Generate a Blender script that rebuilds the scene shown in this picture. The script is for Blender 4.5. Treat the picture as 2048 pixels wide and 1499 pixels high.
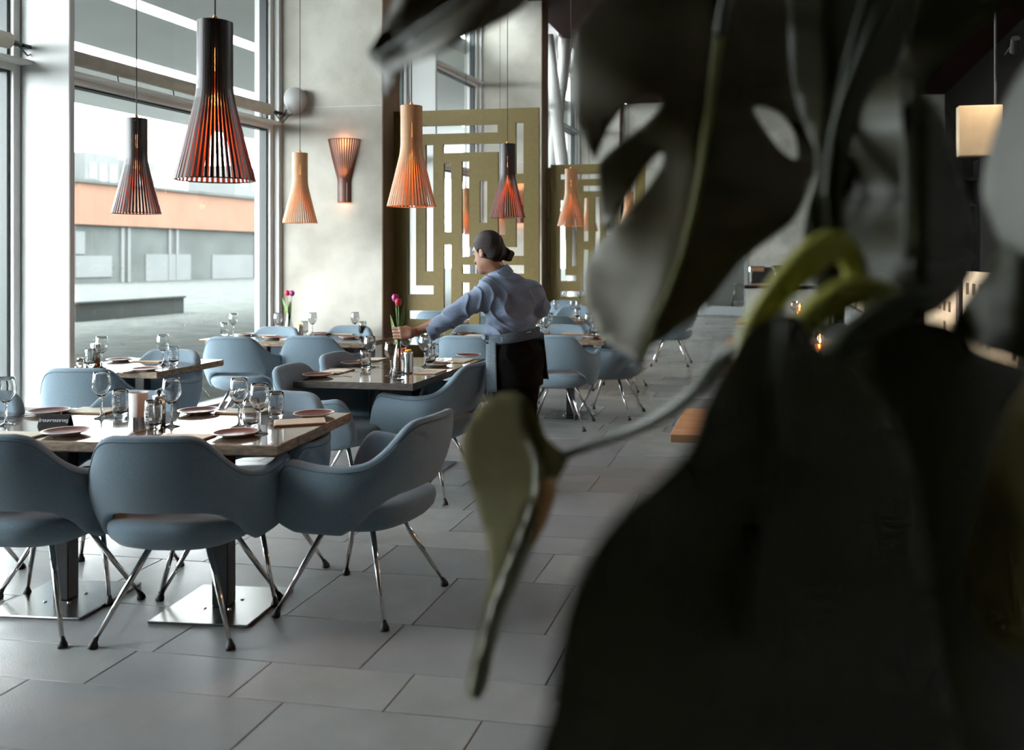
import bpy, bmesh, math, random
import numpy as np
from mathutils import Vector, Matrix, noise as mnoise
from mathutils.geometry import delaunay_2d_cdt

for o in list(bpy.data.objects):
    bpy.data.objects.remove(o, do_unlink=True)
SC = bpy.context.scene
COL = SC.collection
R = math.radians
rnd = random.Random(7)

# ------------------------------------------------------------------ camera
FPX, PX0, PY0, CAMH = 1850.0, 1215.0, 515.0, 1.5
PSI = math.atan(335.0 / FPX)
CP, SP = math.cos(PSI), math.sin(PSI)
cam_data = bpy.data.cameras.new('camera')
cam_data.sensor_width = 36.0
cam_data.lens = 36.0 * FPX / 2048.0
cam_data.shift_x = -(PX0 - 1024.0) / 2048.0
cam_data.shift_y = (PY0 - 749.5) / 2048.0
cam_data.clip_start = 0.05
cam_data.clip_end = 400
cam_data.dof.use_dof = True
cam_data.dof.focus_distance = 5.2
cam_data.dof.aperture_fstop = 2.3
cam = bpy.data.objects.new('camera', cam_data)
cam.location = (0, 0, CAMH)
cam.rotation_euler = (R(90), 0, PSI)
COL.objects.link(cam)
SC.camera = cam

# ------------------------------------------------------------------ world: even overcast sky
world = bpy.data.worlds.new('overcast_sky')
SC.world = world
world.use_nodes = True
wn = world.node_tree
wn.nodes['Background'].inputs[0].default_value = (0.93, 0.97, 1.0, 1)
wn.nodes['Background'].inputs[1].default_value = 26.0

# ------------------------------------------------------------------ colour management
SC.view_settings.view_transform = 'Standard'
SC.view_settings.look = 'None'
SC.view_settings.gamma = 1.0
SC.view_settings.use_curve_mapping = False
SC.view_settings.exposure = 0.2
try:
    SC.cycles.caustics_reflective = False
    SC.cycles.caustics_refractive = False
    SC.cycles.sample_clamp_indirect = 6.0
    SC.cycles.max_bounces = 12
    SC.cycles.transmission_bounces = 12
    SC.cycles.adaptive_threshold = 0.05
    SC.cycles.diffuse_bounces = 4
    SC.cycles.transparent_max_bounces = 32
except Exception:
    pass

# ------------------------------------------------------------------ placement helpers
def c2w(xc, d, z=0.0):
    return Vector((xc * CP - d * SP, xc * SP + d * CP, z))
def W(px, py, d):
    return c2w((px - PX0) / FPX * d, d, CAMH - (py - PY0) / FPX * d)
def G(px, py, z=0.0):
    d = FPX * (CAMH - z) / (py - PY0)
    return c2w((px - PX0) / FPX * d, d, z)
def WD(px, d, z=0.0):
    return c2w((px - PX0) / FPX * d, d, z)
def onY(px, py, Y):
    a, b = (px - PX0) / FPX, (py - PY0) / FPX
    d = Y / (a * SP + CP)
    return c2w(a * d, d, CAMH - b * d)
def depth_of(v):
    return -v[0] * SP + v[1] * CP
def pix(v):
    d = depth_of(v)
    return (PX0 + FPX * (v[0] * CP + v[1] * SP) / d, PY0 + FPX * (CAMH - v[2]) / d)

# ------------------------------------------------------------------ materials
def _n(nt, t, **kw):
    n = nt.nodes.new(t)
    for k, v in kw.items():
        setattr(n, k, v)
    return n
def mat(name, col, rough=0.5, metal=0.0, var=0.0, scale=8.0, bump=0.0, bscale=60.0, coat=0.0, coat_rough=0.05,
        col2=None, spec=0.5, sheen=0.0, stretch=None, emit=None, estr=0.0, sub=0.0, trans=0.0, detail=4.0):
    m = bpy.data.materials.new(name)
    m.use_nodes = True
    nt = m.node_tree
    b = nt.nodes['Principled BSDF']
    b.inputs['Base Color'].default_value = (*col, 1)
    b.inputs['Roughness'].default_value = rough
    b.inputs['Metallic'].default_value = metal
    b.inputs['Specular IOR Level'].default_value = spec
    b.inputs['Coat Weight'].default_value = coat
    b.inputs['Coat Roughness'].default_value = coat_rough
    b.inputs['Sheen Weight'].default_value = sheen
    b.inputs['Transmission Weight'].default_value = trans
    if sub:
        b.inputs['Subsurface Weight'].default_value = sub
        b.inputs['Subsurface Radius'].default_value = (0.01, 0.004, 0.002)
    if emit:
        b.inputs['Emission Color'].default_value = (*emit, 1)
        b.inputs['Emission Strength'].default_value = estr
    if var or col2 or bump:
        tc = _n(nt, 'ShaderNodeTexCoord')
        mp = _n(nt, 'ShaderNodeMapping')
        nt.links.new(tc.outputs['Object'], mp.inputs[0])
        if stretch:
            mp.inputs['Scale'].default_value = stretch
    if var or col2:
        nz = _n(nt, 'ShaderNodeTexNoise')
        nz.inputs['Scale'].default_value = scale
        nz.inputs['Detail'].default_value = detail
        nt.links.new(mp.outputs[0], nz.inputs[0])
        rp = _n(nt, 'ShaderNodeValToRGB')
        c2 = col2 if col2 else tuple(min(1, c * (1 + var)) for c in col)
        c1 = col if col2 else tuple(c * (1 - var) for c in col)
        rp.color_ramp.elements[0].color = (*c1, 1); rp.color_ramp.elements[0].position = 0.35
        rp.color_ramp.elements[1].color = (*c2, 1); rp.color_ramp.elements[1].position = 0.68
        nt.links.new(nz.outputs[0], rp.inputs[0])
        nt.links.new(rp.outputs[0], b.inputs['Base Color'])
    if bump:
        nb = _n(nt, 'ShaderNodeTexNoise')
        nb.inputs['Scale'].default_value = bscale
        nb.inputs['Detail'].default_value = 3
        nt.links.new(mp.outputs[0], nb.inputs[0])
        bp = _n(nt, 'ShaderNodeBump')
        bp.inputs['Strength'].default_value = bump
        bp.inputs['Distance'].default_value = 0.01
        nt.links.new(nb.outputs[0], bp.inputs['Height'])
        nt.links.new(bp.outputs[0], b.inputs['Normal'])
    return m
def glassy(name, tint=(1, 1, 1), ior=1.5, rough=0.02, gain=1.0, haze=0.0, haze_col=(0.9, 0.92, 0.92)):
    """thin clear glass: lets light straight through, reflects by its Fresnel curve; haze = a dusty film"""
    m = bpy.data.materials.new(name)
    m.use_nodes = True
    nt = m.node_tree
    nt.nodes.remove(nt.nodes['Principled BSDF'])
    out = nt.nodes['Material Output']
    tr = _n(nt, 'ShaderNodeBsdfTransparent'); tr.inputs[0].default_value = (*tint, 1)
    gl = _n(nt, 'ShaderNodeBsdfGlossy'); gl.inputs['Roughness'].default_value = rough
    fr = _n(nt, 'ShaderNodeFresnel'); fr.inputs[0].default_value = ior
    mu = _n(nt, 'ShaderNodeMath', operation='MULTIPLY'); mu.inputs[1].default_value = gain
    mu.use_clamp = True
    nt.links.new(fr.outputs[0], mu.inputs[0])
    ge = _n(nt, 'ShaderNodeNewGeometry')                    # only the outer face of a wall of glass reflects
    iv = _n(nt, 'ShaderNodeMath', operation='SUBTRACT'); iv.inputs[0].default_value = 1.0
    nt.links.new(ge.outputs['Backfacing'], iv.inputs[1])
    m3 = _n(nt, 'ShaderNodeMath', operation='MULTIPLY'); m3.use_clamp = True
    nt.links.new(mu.outputs[0], m3.inputs[0]); nt.links.new(iv.outputs[0], m3.inputs[1])
    mx = _n(nt, 'ShaderNodeMixShader')
    nt.links.new(m3.outputs[0], mx.inputs[0]); nt.links.new(tr.outputs[0], mx.inputs[1]); nt.links.new(gl.outputs[0], mx.inputs[2])
    last = mx
    if haze:
        df = _n(nt, 'ShaderNodeBsdfTranslucent'); df.inputs[0].default_value = (*haze_col, 1)
        m2 = _n(nt, 'ShaderNodeMixShader'); m2.inputs[0].default_value = haze
        nt.links.new(mx.outputs[0], m2.inputs[1]); nt.links.new(df.outputs[0], m2.inputs[2])
        last = m2
    nt.links.new(last.outputs[0], out.inputs[0])
    return m

M = {}
M['grout'] = mat('tile_grout', (0.10, 0.10, 0.10), 0.9)
def tile_mat(name, c, rough):
    return mat(name, tuple(v * 0.88 for v in c), rough, var=0, col2=tuple(v * 1.1 for v in c), scale=3.0, bump=0.12, bscale=140, spec=0.6, detail=8)
M['tiles'] = [tile_mat('slate_tile_%d' % i, c, r) for i, (c, r) in enumerate([((0.29, 0.295, 0.295), 0.29), ((0.33, 0.335, 0.33), 0.27), ((0.26, 0.265, 0.265), 0.33), ((0.36, 0.36, 0.35), 0.28)])]
M['concrete'] = mat('bare_concrete', (0.38, 0.365, 0.31), 0.85, col2=(0.56, 0.545, 0.485), scale=2.0, bump=0.25, bscale=30, detail=9)
M['endcap'] = mat('wall_end_brown', (0.16, 0.10, 0.055), 0.6, var=0.15, scale=3)
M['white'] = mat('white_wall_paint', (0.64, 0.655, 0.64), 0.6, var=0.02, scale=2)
M['frame'] = mat('white_window_frame', (0.84, 0.85, 0.83), 0.4)
M['gasket'] = mat('black_window_gasket', (0.03, 0.04, 0.04), 0.5)
M['pipe'] = mat('beige_blind_tube', (0.50, 0.46, 0.38), 0.7, var=0.1, scale=10)
M['pane'] = glassy('window_glass', (0.95, 0.97, 0.965), 1.45, 0.0, 1.0, 0.0)
M['gold'] = mat('olive_gold_lacquer', (0.158, 0.116, 0.034), 0.45, var=0.06, scale=20, metal=0.25)
M['soffit'] = mat('dark_brown_ceiling', (0.03, 0.011, 0.009), 0.8, spec=0.1)
M['darkwall'] = mat('dark_bar_wall', (0.012, 0.010, 0.009), 0.8, spec=0.1)
M['steel'] = mat('brushed_steel', (0.62, 0.62, 0.60), 0.22, 1.0, var=0.08, scale=30, stretch=(1, 12, 1))
M['chrome'] = mat('chrome', (0.75, 0.74, 0.72), 0.1, 1.0)
M['blackmetal'] = mat('black_powder_coat', (0.012, 0.012, 0.013), 0.4)
M['rubber'] = mat('black_glide_rubber', (0.015, 0.015, 0.016), 0.6)
M['fabric'] = mat('grey_blue_wool', (0.150, 0.210, 0.258), 0.95, col2=(0.195, 0.262, 0.315), scale=260, bump=0.25, bscale=420, sheen=0.25, spec=0.15, detail=2)
M['seam'] = mat('grey_blue_piping', (0.115, 0.175, 0.225), 0.95)
M['woodtop'] = mat('varnished_dark_table_wood', (0.085, 0.062, 0.042), 0.14, col2=(0.14, 0.105, 0.075), scale=6, stretch=(1, 9, 1), coat=0.8, coat_rough=0.04, spec=0.6)
M['woodedge'] = mat('worn_brown_table_edge', (0.10, 0.062, 0.035), 0.6, col2=(0.27, 0.185, 0.115), scale=14, stretch=(1.5, 1.5, 6), bump=0.4, bscale=50)
M['woodedgedark'] = mat('dark_table_edge', (0.02, 0.015, 0.011), 0.5, col2=(0.06, 0.043, 0.028), scale=14, stretch=(1.5, 1.5, 6), bump=0.4, bscale=50)
M['plank'] = mat('warm_oak_plank', (0.26, 0.13, 0.06), 0.5, col2=(0.38, 0.21, 0.10), scale=6, stretch=(1, 10, 1))
M['glass'] = mat('clear_table_glass', (0.97, 0.985, 0.985), 0.0, trans=1.0)
M['thickglass'] = mat('thick_table_glass', (0.95, 0.97, 0.97), 0.0, trans=1.0)
M['frost'] = mat('frosted_glass', (0.86, 0.88, 0.86), 0.4, spec=0.3)
M['print'] = mat('white_glass_print', (0.85, 0.87, 0.87), 0.5)
M['terracotta'] = mat('terracotta_glaze', (0.125, 0.028, 0.018), 0.4, var=0.12, spec=0.3, scale=14)
M['cream'] = mat('cream_glaze', (0.74, 0.70, 0.62), 0.3)
M['paper'] = mat('cream_menu_paper', (0.60, 0.55, 0.44), 0.7, var=0.04, scale=12)
M['menuedge'] = mat('brown_menu_board', (0.30, 0.17, 0.085), 0.6)
M['signblack'] = mat('black_sign_card', (0.014, 0.014, 0.016), 0.7, spec=0.2)
M['signtext'] = mat('grey_sign_lettering', (0.62, 0.62, 0.62), 0.5)
M['birch'] = mat('birch_slat', (0.50, 0.25, 0.11), 0.5, var=0.12, scale=30, stretch=(8, 8, 1))
M['blackslat'] = mat('black_birch_slat', (0.022, 0.019, 0.018), 0.38, var=0.2, scale=30, stretch=(8, 8, 1))
M['slatcore'] = mat('glow_red_slat_core', (0.30, 0.085, 0.045), 0.5, var=0.1, scale=20)  # inner wood of black slats, the lamp's red glow put into its colour
M['walnut'] = mat('dark_walnut_slat', (0.15, 0.052, 0.030), 0.45, var=0.2, scale=30, stretch=(8, 8, 1))
M['bulb'] = mat('lit_bulb', (1, 0.8, 0.5), 0.3, emit=(1.0, 0.42, 0.12), estr=25)
M['cord'] = mat('black_lamp_cord', (0.012, 0.012, 0.012), 0.6)
M['speaker'] = mat('grey_speaker_plastic', (0.38, 0.38, 0.37), 0.55)
M['shirt'] = mat('pale_blue_cotton', (0.135, 0.175, 0.255), 0.9, col2=(0.185, 0.23, 0.32), scale=120, bump=0.25, bscale=300, sheen=0.2, spec=0.2)
M['trousers'] = mat('black_trouser_cloth', (0.005, 0.005, 0.006), 0.95, spec=0.1)
M['apron'] = mat('slate_denim_apron', (0.085, 0.105, 0.125), 0.9, var=0.2, scale=150, spec=0.2)
M['skin'] = mat('warm_brown_skin', (0.25, 0.118, 0.070), 0.5, var=0.06, scale=20, sub=0.08)
M['hair'] = mat('black_brown_hair', (0.012, 0.007, 0.005), 0.45, spec=0.2, bump=0.5, bscale=90, stretch=(1, 1, 6), var=0.3, scale=60)
M['redthread'] = mat('red_thread', (0.45, 0.04, 0.03), 0.7)
M['shoe'] = mat('black_leather', (0.01, 0.01, 0.01), 0.4)
M['tulipred'] = mat('red_tulip', (0.55, 0.02, 0.05), 0.5, var=0.2, scale=30)
M['tulippink'] = mat('magenta_tulip', (0.42, 0.03, 0.22), 0.5, var=0.25, scale=30)
M['stem'] = mat('tulip_green', (0.12, 0.22, 0.05), 0.5, var=0.25, scale=20)
M['yellow'] = mat('yellow_blossom', (0.8, 0.42, 0.02), 0.6)
M['orangejar'] = mat('orange_glass_jar', (0.75, 0.13, 0.03), 0.25)
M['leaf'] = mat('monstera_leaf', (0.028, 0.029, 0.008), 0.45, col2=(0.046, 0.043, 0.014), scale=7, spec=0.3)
M['leafpale'] = mat('monstera_lit_underside', (0.20, 0.20, 0.12), 0.5, col2=(0.28, 0.27, 0.18), scale=6, spec=0.4)  # paler fold strip, light on the leaf underside put into the colour
M['leafmid'] = mat('monstera_leaf_lit', (0.062, 0.055, 0.020), 0.5, col2=(0.10, 0.078, 0.036), scale=9, spec=0.22)  # lighter leaf copy, light on and through the leaf put into the colour
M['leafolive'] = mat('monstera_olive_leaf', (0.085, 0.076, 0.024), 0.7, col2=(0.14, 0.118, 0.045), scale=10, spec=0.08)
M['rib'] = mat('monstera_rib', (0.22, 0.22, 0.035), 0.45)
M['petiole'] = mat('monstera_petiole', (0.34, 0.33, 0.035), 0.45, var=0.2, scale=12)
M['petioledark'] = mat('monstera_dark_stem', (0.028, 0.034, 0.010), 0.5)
M['leafbrown'] = mat('dry_leaf_edge', (0.42, 0.19, 0.04), 0.6)
M['copper'] = mat('copper', (0.75, 0.30, 0.12), 0.3, 1.0)
M['pot'] = mat('dark_planter', (0.03, 0.03, 0.03), 0.6)
M['soil'] = mat('soil', (0.02, 0.014, 0.01), 0.95)
M['asphalt'] = mat('gravel_yard', (0.032, 0.035, 0.033), 0.95, col2=(0.046, 0.049, 0.046), scale=2.2, bump=0.5, bscale=6, detail=10, spec=0.0)
M['brickorange'] = mat('orange_brick_cladding', (0.082, 0.050, 0.036), 0.9, var=0.06, scale=0.6, spec=0.0)
M['greywall'] = mat('grey_factory_wall', (0.036, 0.040, 0.038), 0.8, var=0.12, scale=0.5, spec=0.0)
M['palewall'] = mat('pale_far_wall', (0.060, 0.064, 0.063), 0.8, var=0.06, scale=0.4, spec=0.0)
M['farglass'] = mat('far_window_glass', (0.07, 0.085, 0.09), 0.2)
M['canopy'] = mat('grey_canopy', (0.62, 0.64, 0.63), 0.7, var=0.05, scale=0.5, spec=0.0)
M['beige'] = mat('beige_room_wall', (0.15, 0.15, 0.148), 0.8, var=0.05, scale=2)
M['lattice'] = mat('pale_maple_panel', (0.45, 0.34, 0.22), 0.5, var=0.06, scale=6)

# ------------------------------------------------------------------ mesh helpers
def mesh(name, verts, faces, m=None, smooth=False, mats=None, fm=None):
    me = bpy.data.meshes.new(name)
    me.from_pydata([tuple(v) for v in verts], [], faces)
    if mats:
        for x in mats: me.materials.append(x)
        if fm is not None:
            me.polygons.foreach_set('material_index', fm)
    elif m: me.materials.append(m)
    if smooth:
        me.polygons.foreach_set('use_smooth', [True] * len(me.polygons))
    me.update()
    return me
def ob(name, me, parent=None, loc=None, rot=None, scale=None):
    o = bpy.data.objects.new(name, me)
    COL.objects.link(o)
    if parent: o.parent = parent
    if loc is not None: o.location = loc
    if rot is not None: o.rotation_euler = rot
    if scale is not None: o.scale = scale
    return o
def empty(name, loc=(0, 0, 0), rz=0.0):
    o = bpy.data.objects.new(name, None)
    o.empty_display_size = 0.1
    COL.objects.link(o); o.location = loc; o.rotation_euler = (0, 0, rz)
    return o
def tag(o, label=None, cat=None, group=None, kind=None):
    if label: o['label'] = label
    if cat: o['category'] = cat
    if group: o['group'] = group
    if kind: o['kind'] = kind
    return o
def copy_tree(o, parent=None):
    c = o.copy(); COL.objects.link(c)
    if parent: c.parent = parent
    for ch in list(o.children): copy_tree(ch, c)
    return c
class MB:
    def __init__(s): s.v = []; s.f = []; s.fm = []
    def add(s, v, f, mi=0):
        n = len(s.v); s.v += [tuple(x) for x in v]; s.f += [tuple(i + n for i in q) for q in f]; s.fm += [mi] * len(f)
    def box(s, a, b, bev=0.0, mi=0, rot=None, org=None):
        x0, y0, z0 = a; x1, y1, z1 = b
        if bev <= 0:
            v = [(x, y, z) for z in (z0, z1) for y in (y0, y1) for x in (x0, x1)]
            f = [(0, 2, 3, 1), (4, 5, 7, 6), (0, 1, 5, 4), (2, 6, 7, 3), (0, 4, 6, 2), (1, 3, 7, 5)]
        else:
            c = [(x0 + x1) / 2, (y0 + y1) / 2, (z0 + z1) / 2]; h = [(x1 - x0) / 2, (y1 - y0) / 2, (z1 - z0) / 2]
            bev = min(bev, min(h) * 0.95)
            v = []; idx = {}
            for sx in (-1, 1):
                for sy in (-1, 1):
                    for sz in (-1, 1):
                        for ax in range(3):
                            p = [c[k] + (sx, sy, sz)[k] * (h[k] - (bev if k != ax else 0)) for k in range(3)]
                            idx[(sx, sy, sz, ax)] = len(v); v.append(p)
            f = []
            for ax in range(3):
                o1, o2 = (ax + 1) % 3, (ax + 2) % 3
                for sg in (-1, 1):
                    q = []
                    for (p1, p2) in ((-1, -1), (1, -1), (1, 1), (-1, 1)):
                        k = [0, 0, 0]; k[ax] = sg; k[o1] = p1; k[o2] = p2
                        q.append(idx[(*k, ax)])
                    f.append(tuple(q if sg > 0 else q[::-1]))
            for ax in range(3):
                o1, o2 = (ax + 1) % 3, (ax + 2) % 3
                for p1 in (-1, 1):
                    for p2 in (-1, 1):
                        k0 = [0, 0, 0]; k1 = [0, 0, 0]
                        k0[ax] = -1; k1[ax] = 1; k0[o1] = k1[o1] = p1; k0[o2] = k1[o2] = p2
                        q = [idx[(*k0, o1)], idx[(*k1, o1)], idx[(*k1, o2)], idx[(*k0, o2)]]
                        f.append(tuple(q if p1 * p2 > 0 else q[::-1]))
            for sx in (-1, 1):
                for sy in (-1, 1):
                    for sz in (-1, 1):
                        q = [idx[(sx, sy, sz, a)] for a in range(3)]
                        f.append(tuple(q if sx * sy * sz > 0 else q[::-1]))
        if rot is not None:
            og = Vector(org if org else (0, 0, 0))
            v = [tuple(rot @ (Vector(p) - og) + og) for p in v]
        s.add(v, f, mi); return s
    def tube(s, pts, rad, n=8, mi=0, cap=True):
        pts = [Vector(p) for p in pts]
        if not hasattr(rad, '__len__'): rad = [rad] * len(pts)
        t = (pts[1] - pts[0]).normalized()
        up = Vector((0, 0, 1)) if abs(t.z) < 0.9 else Vector((1, 0, 0))
        nrm = t.cross(up).normalized()
        v = []; f = []
        for i, p in enumerate(pts):
            if i == 0: t = pts[1] - pts[0]
            elif i == len(pts) - 1: t = pts[-1] - pts[-2]
            else: t = pts[i + 1] - pts[i - 1]
            t.normalize()
            nrm = (nrm - t * nrm.dot(t)).normalized(); bi = t.cross(nrm)
            for k in range(n):
                a = 2 * math.pi * k / n
                v.append(p + (nrm * math.cos(a) + bi * math.sin(a)) * rad[i])
        for i in range(len(pts) - 1):
            for k in range(n):
                f.append((i * n + k, i * n + (k + 1) % n, (i + 1) * n + (k + 1) % n, (i + 1) * n + k))
        if cap:
            f.append(tuple(range(n - 1, -1, -1))); b = (len(pts) - 1) * n; f.append(tuple(range(b, b + n)))
        s.add(v, f, mi); return s
    def lathe(s, prof, n=24, mi=0, c=(0, 0, 0), sx=1.0, sy=1.0):
        v = []; f = []
        m_ = len(prof)
        for (r, z) in prof:
            for k in range(n):
                a = 2 * math.pi * k / n
                v.append((c[0] + r * math.cos(a) * sx, c[1] + r * math.sin(a) * sy, c[2] + z))
        for i in range(m_ - 1):
            for k in range(n):
                f.append((i * n + k, i * n + (k + 1) % n, (i + 1) * n + (k + 1) % n, (i + 1) * n + k))
        if prof[0][0] > 1e-6: pass
        s.add(v, f, mi); return s
    def mesh(s, name, m=None, smooth=False, mats=None):
        return mesh(name, s.v, s.f, m, smooth, mats, s.fm if mats else None)
def smoothstep(a, b, x):
    t = min(1.0, max(0.0, (x - a) / (b - a))); return t * t * (3 - 2 * t)
def lerp(a, b, t): return a + (b - a) * t
def interp(x, xs, ys):
    return float(np.interp(x, xs, ys))
ORD = ['first', 'second', 'third', 'fourth', 'fifth', 'sixth', 'seventh', 'eighth', 'ninth', 'tenth', 'eleventh', 'twelfth']
# ================================================================== the setting
F0 = c2w(-3.34, 9.5)                       # corner where the first concrete wall meets the facade
_e = (c2w(0.2405, 1.0)).normalized()
E2 = Vector((_e.x, _e.y, 0)).normalized()
FRZ = -math.atan2(E2.x, E2.y)              # facade frame: local y runs along the facade, local x into the room
N2 = Vector((math.cos(FRZ), math.sin(FRZ), 0))
def FP(off, t, z): return Vector((F0.x, F0.y, 0)) + N2 * off + E2 * t + Vector((0, 0, z))
CAMO = -(F0.xy.dot(N2.xy)); CAMT = -(F0.xy.dot(E2.xy))
def out_t(px, off):
    d = c2w((px - PX0) / FPX, 1.0)
    k = (off - CAMO) / d.xy.dot(N2.xy)
    return CAMT + k * d.xy.dot(E2.xy), k          # position along the facade and camera depth
def fac(name, mb, m=None, parent=None, smooth=False, mats=None):
    o = ob(name, mb.mesh(name, m, smooth, mats), parent)
    if parent is None:
        o.location = (F0.x, F0.y, 0); o.rotation_euler = (0, 0, FRZ)
    return o
def facade_x(y): return F0.x + (y - F0.y) * E2.x / E2.y

# ---- floor: slab of grout with slate tiles laid in courses of mixed width
fl = MB().box((-5.9, -3.2, -0.10), (4.4, 25.2, -0.006))
floor = tag(ob('floor', fl.mesh('floor', M['grout'])), kind='structure')
tile_cache = {}
rest = MB()
y = -0.9; row = 0
widths = [0.42, 0.28, 0.42, 0.56]
tr = random.Random(11)
while y < 24.6:
    w = widths[row % 4]
    x = max(facade_x(y), facade_x(y + w)) + 0.02
    first = True
    x1lim = 4.2 if y > 1 else 4.2
    while x < x1lim:
        L = tr.choice([0.56, 0.84, 0.84, 0.70, 0.98])
        if first: L *= tr.uniform(0.4, 1.0); L = round(L, 1); first = False
        L = max(0.2, min(L, x1lim - x))
        mi = tr.choice([0, 0, 1, 1, 1, 2, 3])
        if 1.9 < y < 14.5 and x < 0.9:
            key = (round(L, 3), w, mi)
            if key not in tile_cache:
                b = MB().box((0.0025, 0.0025, -0.012), (L - 0.0025, w - 0.0025, 0.0), 0.0015)
                tile_cache[key] = b.mesh('tile', M['tiles'][mi])
            ob('tile', tile_cache[key], floor, (x, y, tr.uniform(-0.0008, 0.0)))
        else:
            rest.box((x + 0.0025, y + 0.0025, -0.012), (x + L - 0.0025, y + w - 0.0025, 0.0), mi=mi)
        x += L
    y += w; row += 1
tag(ob('tile_field', rest.mesh('tile_field', mats=M['tiles']), floor), kind='stuff')

# ---- facade: pillars, windows
WTOP = 5.6
bays = [(-7.3, -5.97), (-5.75, -3.10), (-3.05, -0.06), (0.45, 3.02), (3.07, 5.58), (6.1, 8.7), (9.0, 11.6), (12.1, 15.2)]  # first bay is out of view, its width shaped to light the foreground
fins = [-5.97, -3.10, 3.02, 8.70]            # piers standing into the room between the windows
wall = MB()
prev = -21.0
for (a, b) in bays:
    wall.box((-0.28, prev, 0.0), (0.0, a, WTOP + 0.5))
    prev = b
wall.box((-0.28, prev, 0), (0, 17.0, WTOP + 0.5))
wall.box((-0.28, -21.0, WTOP), (-0.001, 17.0, WTOP + 0.5))
wall.box((-0.28, -21.0, -0.1), (-0.002, 17.0, 0.09))
FIN = 0.10
while pix(FP(FIN, -3.05, 1.5))[0] < 150: FIN += 0.005
for t0 in fins: wall.box((-0.1, t0, 0.0), (FIN, t0 + 0.05, WTOP + 0.5), 0.006)
tag(fac('wall_left', wall, M['white']), kind='structure')
for k, (a, b) in enumerate(bays):
    w = empty('window_%d' % (k + 1), (F0.x, F0.y, 0), FRZ); w['kind'] = 'structure'
    fr = MB()
    for (s0, s1) in ((a, a + 0.06), (b - 0.06, b)):
        fr.box((-0.20, s0, 0.09), (-0.06, s1, WTOP), 0.004)
    for (z0, z1) in ((0.09, 0.15), (WTOP - 0.06, WTOP)):
        fr.box((-0.20, a + 0.06, z0), (-0.06, b - 0.06, z1), 0.004)
    ob('window_frame', fr.mesh('window_frame', M['frame']), w)
    ga = MB()
    for (s0, s1) in ((a + 0.06, a + 0.075), (b - 0.085, b - 0.06)):
        ga.box((-0.17, s0, 0.15), (-0.09, s1, WTOP - 0.06))
    for z in (2.805, 4.25):
        ga.box((-0.17, a + 0.075, z - 0.012), (-0.09, b - 0.085, z))
    ob('gasket', ga.mesh('gasket', M['gasket']), w)
    for i, z in enumerate((2.805, 4.25)):
        tb = MB().box((-0.19, a + 0.06, z), (-0.05, b - 0.06, z + 0.07), 0.004)
        tb.box((-0.06, a - 0.02, z + 0.045), (0.045, b + (0.05 if b < -1 else 0.0), z + 0.075), 0.006)
        ob('transom', tb.mesh('transom', M['frame']), w)
    zs = (0.15, 2.805, 2.875, 4.25, 4.32, WTOP - 0.06)
    for i in (0, 2, 4):
        ob('pane', MB().box((-0.134, a + 0.07, zs[i]), (-0.126, b - 0.075, zs[i + 1])).mesh('pane', M['pane']), w)
    if k in (1, 2):
        tu = MB().tube([(0.0, a + 0.02, 2.985), (0.0, b - 0.16, 2.985)], 0.056, 16)
        tub = ob('blind_tube', tu.mesh('blind_tube', M['pipe'], True), w)
        br = MB()
        n = 5
        for i in range(n):
            t = lerp(a + 0.15, b - 0.3, i / (n - 1))
            br.tube([(0.0, t, 2.94), (0.0, t + 0.012, 2.89), (-0.03, t + 0.012, 2.86)], 0.007, 6)
        br.tube([(0.0, b - 0.17, 2.985), (0.0, b - 0.05, 2.975)], 0.02, 8)
        br.box((-0.03, b - 0.06, 2.96), (0.03, b + 0.03, 2.985))
        br.tube([(0.0, b - 0.1, 2.98), (0.02, b - 0.02, 2.91), (0.03, b + 0.04, 2.95), (0.05, b + 0.06, 3.02)], 0.006, 6)
        ob('tube_bracket', br.mesh('tube_bracket', M['gasket']), w)

# ---- concrete cross walls with brown ends
def stub(name, tcorner, px_end, thick, zt, k):
    c = FP(0, tcorner, 0)
    Y0 = c.y
    x1 = onY(px_end, 515, Y0).x
    b = MB().box((c.x - 0.3, Y0, 0), (x1 - 0.012, Y0 + thick, zt))
    o = tag(ob(name, b.mesh(name, M['concrete'])), kind='structure')
    e = MB().box((x1 - 0.012, Y0 + 0.0005, 0), (x1, Y0 + thick, zt - 0.002))
    ob('end_panel', e.mesh('end_panel', M['endcap']), o)
    j = MB().box((c.x, Y0 - 0.0015, 3.03), (x1 - 0.015, Y0 + 0.01, 3.036))
    ob('pour_joint', j.mesh('pour_joint', M['white']), o)
    return c.x, x1, Y0
S1 = stub('wall_cross_near', 0.0, 766, 0.42, 5.61, 1)
S2 = stub('wall_cross_middle', 5.62, 1084, 0.42, 5.61, 2)
S3 = stub('wall_cross_far', 11.65, 1240, 0.42, 5.61, 3)
END_Y = 24.4
ew = MB()
dL, dR = onY(1400, 560, END_Y).x, onY(1496, 560, END_Y).x
ew.box((-5, END_Y, 0), (dL, END_Y + 0.2, 5.61)); ew.box((dR, END_Y, 0), (4.4, END_Y + 0.2, 5.61)); ew.box((dL, END_Y, 2.6), (dR, END_Y + 0.2, 5.61))
tag(ob('wall_back', ew.mesh('wall_back', M['concrete'])), kind='structure')
tag(ob('wall_right', MB().box((4.2, 9.0, 0), (4.4, 25, 5.61)).mesh('wall_right', M['darkwall'])), kind='structure')
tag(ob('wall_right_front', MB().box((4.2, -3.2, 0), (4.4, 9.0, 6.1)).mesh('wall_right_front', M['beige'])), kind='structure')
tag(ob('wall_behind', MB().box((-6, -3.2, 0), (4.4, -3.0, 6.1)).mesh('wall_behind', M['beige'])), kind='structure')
cl = MB().box((S1[1] - 0.02, 12.5, 5.61), (4.4, 25, 5.9))
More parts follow.
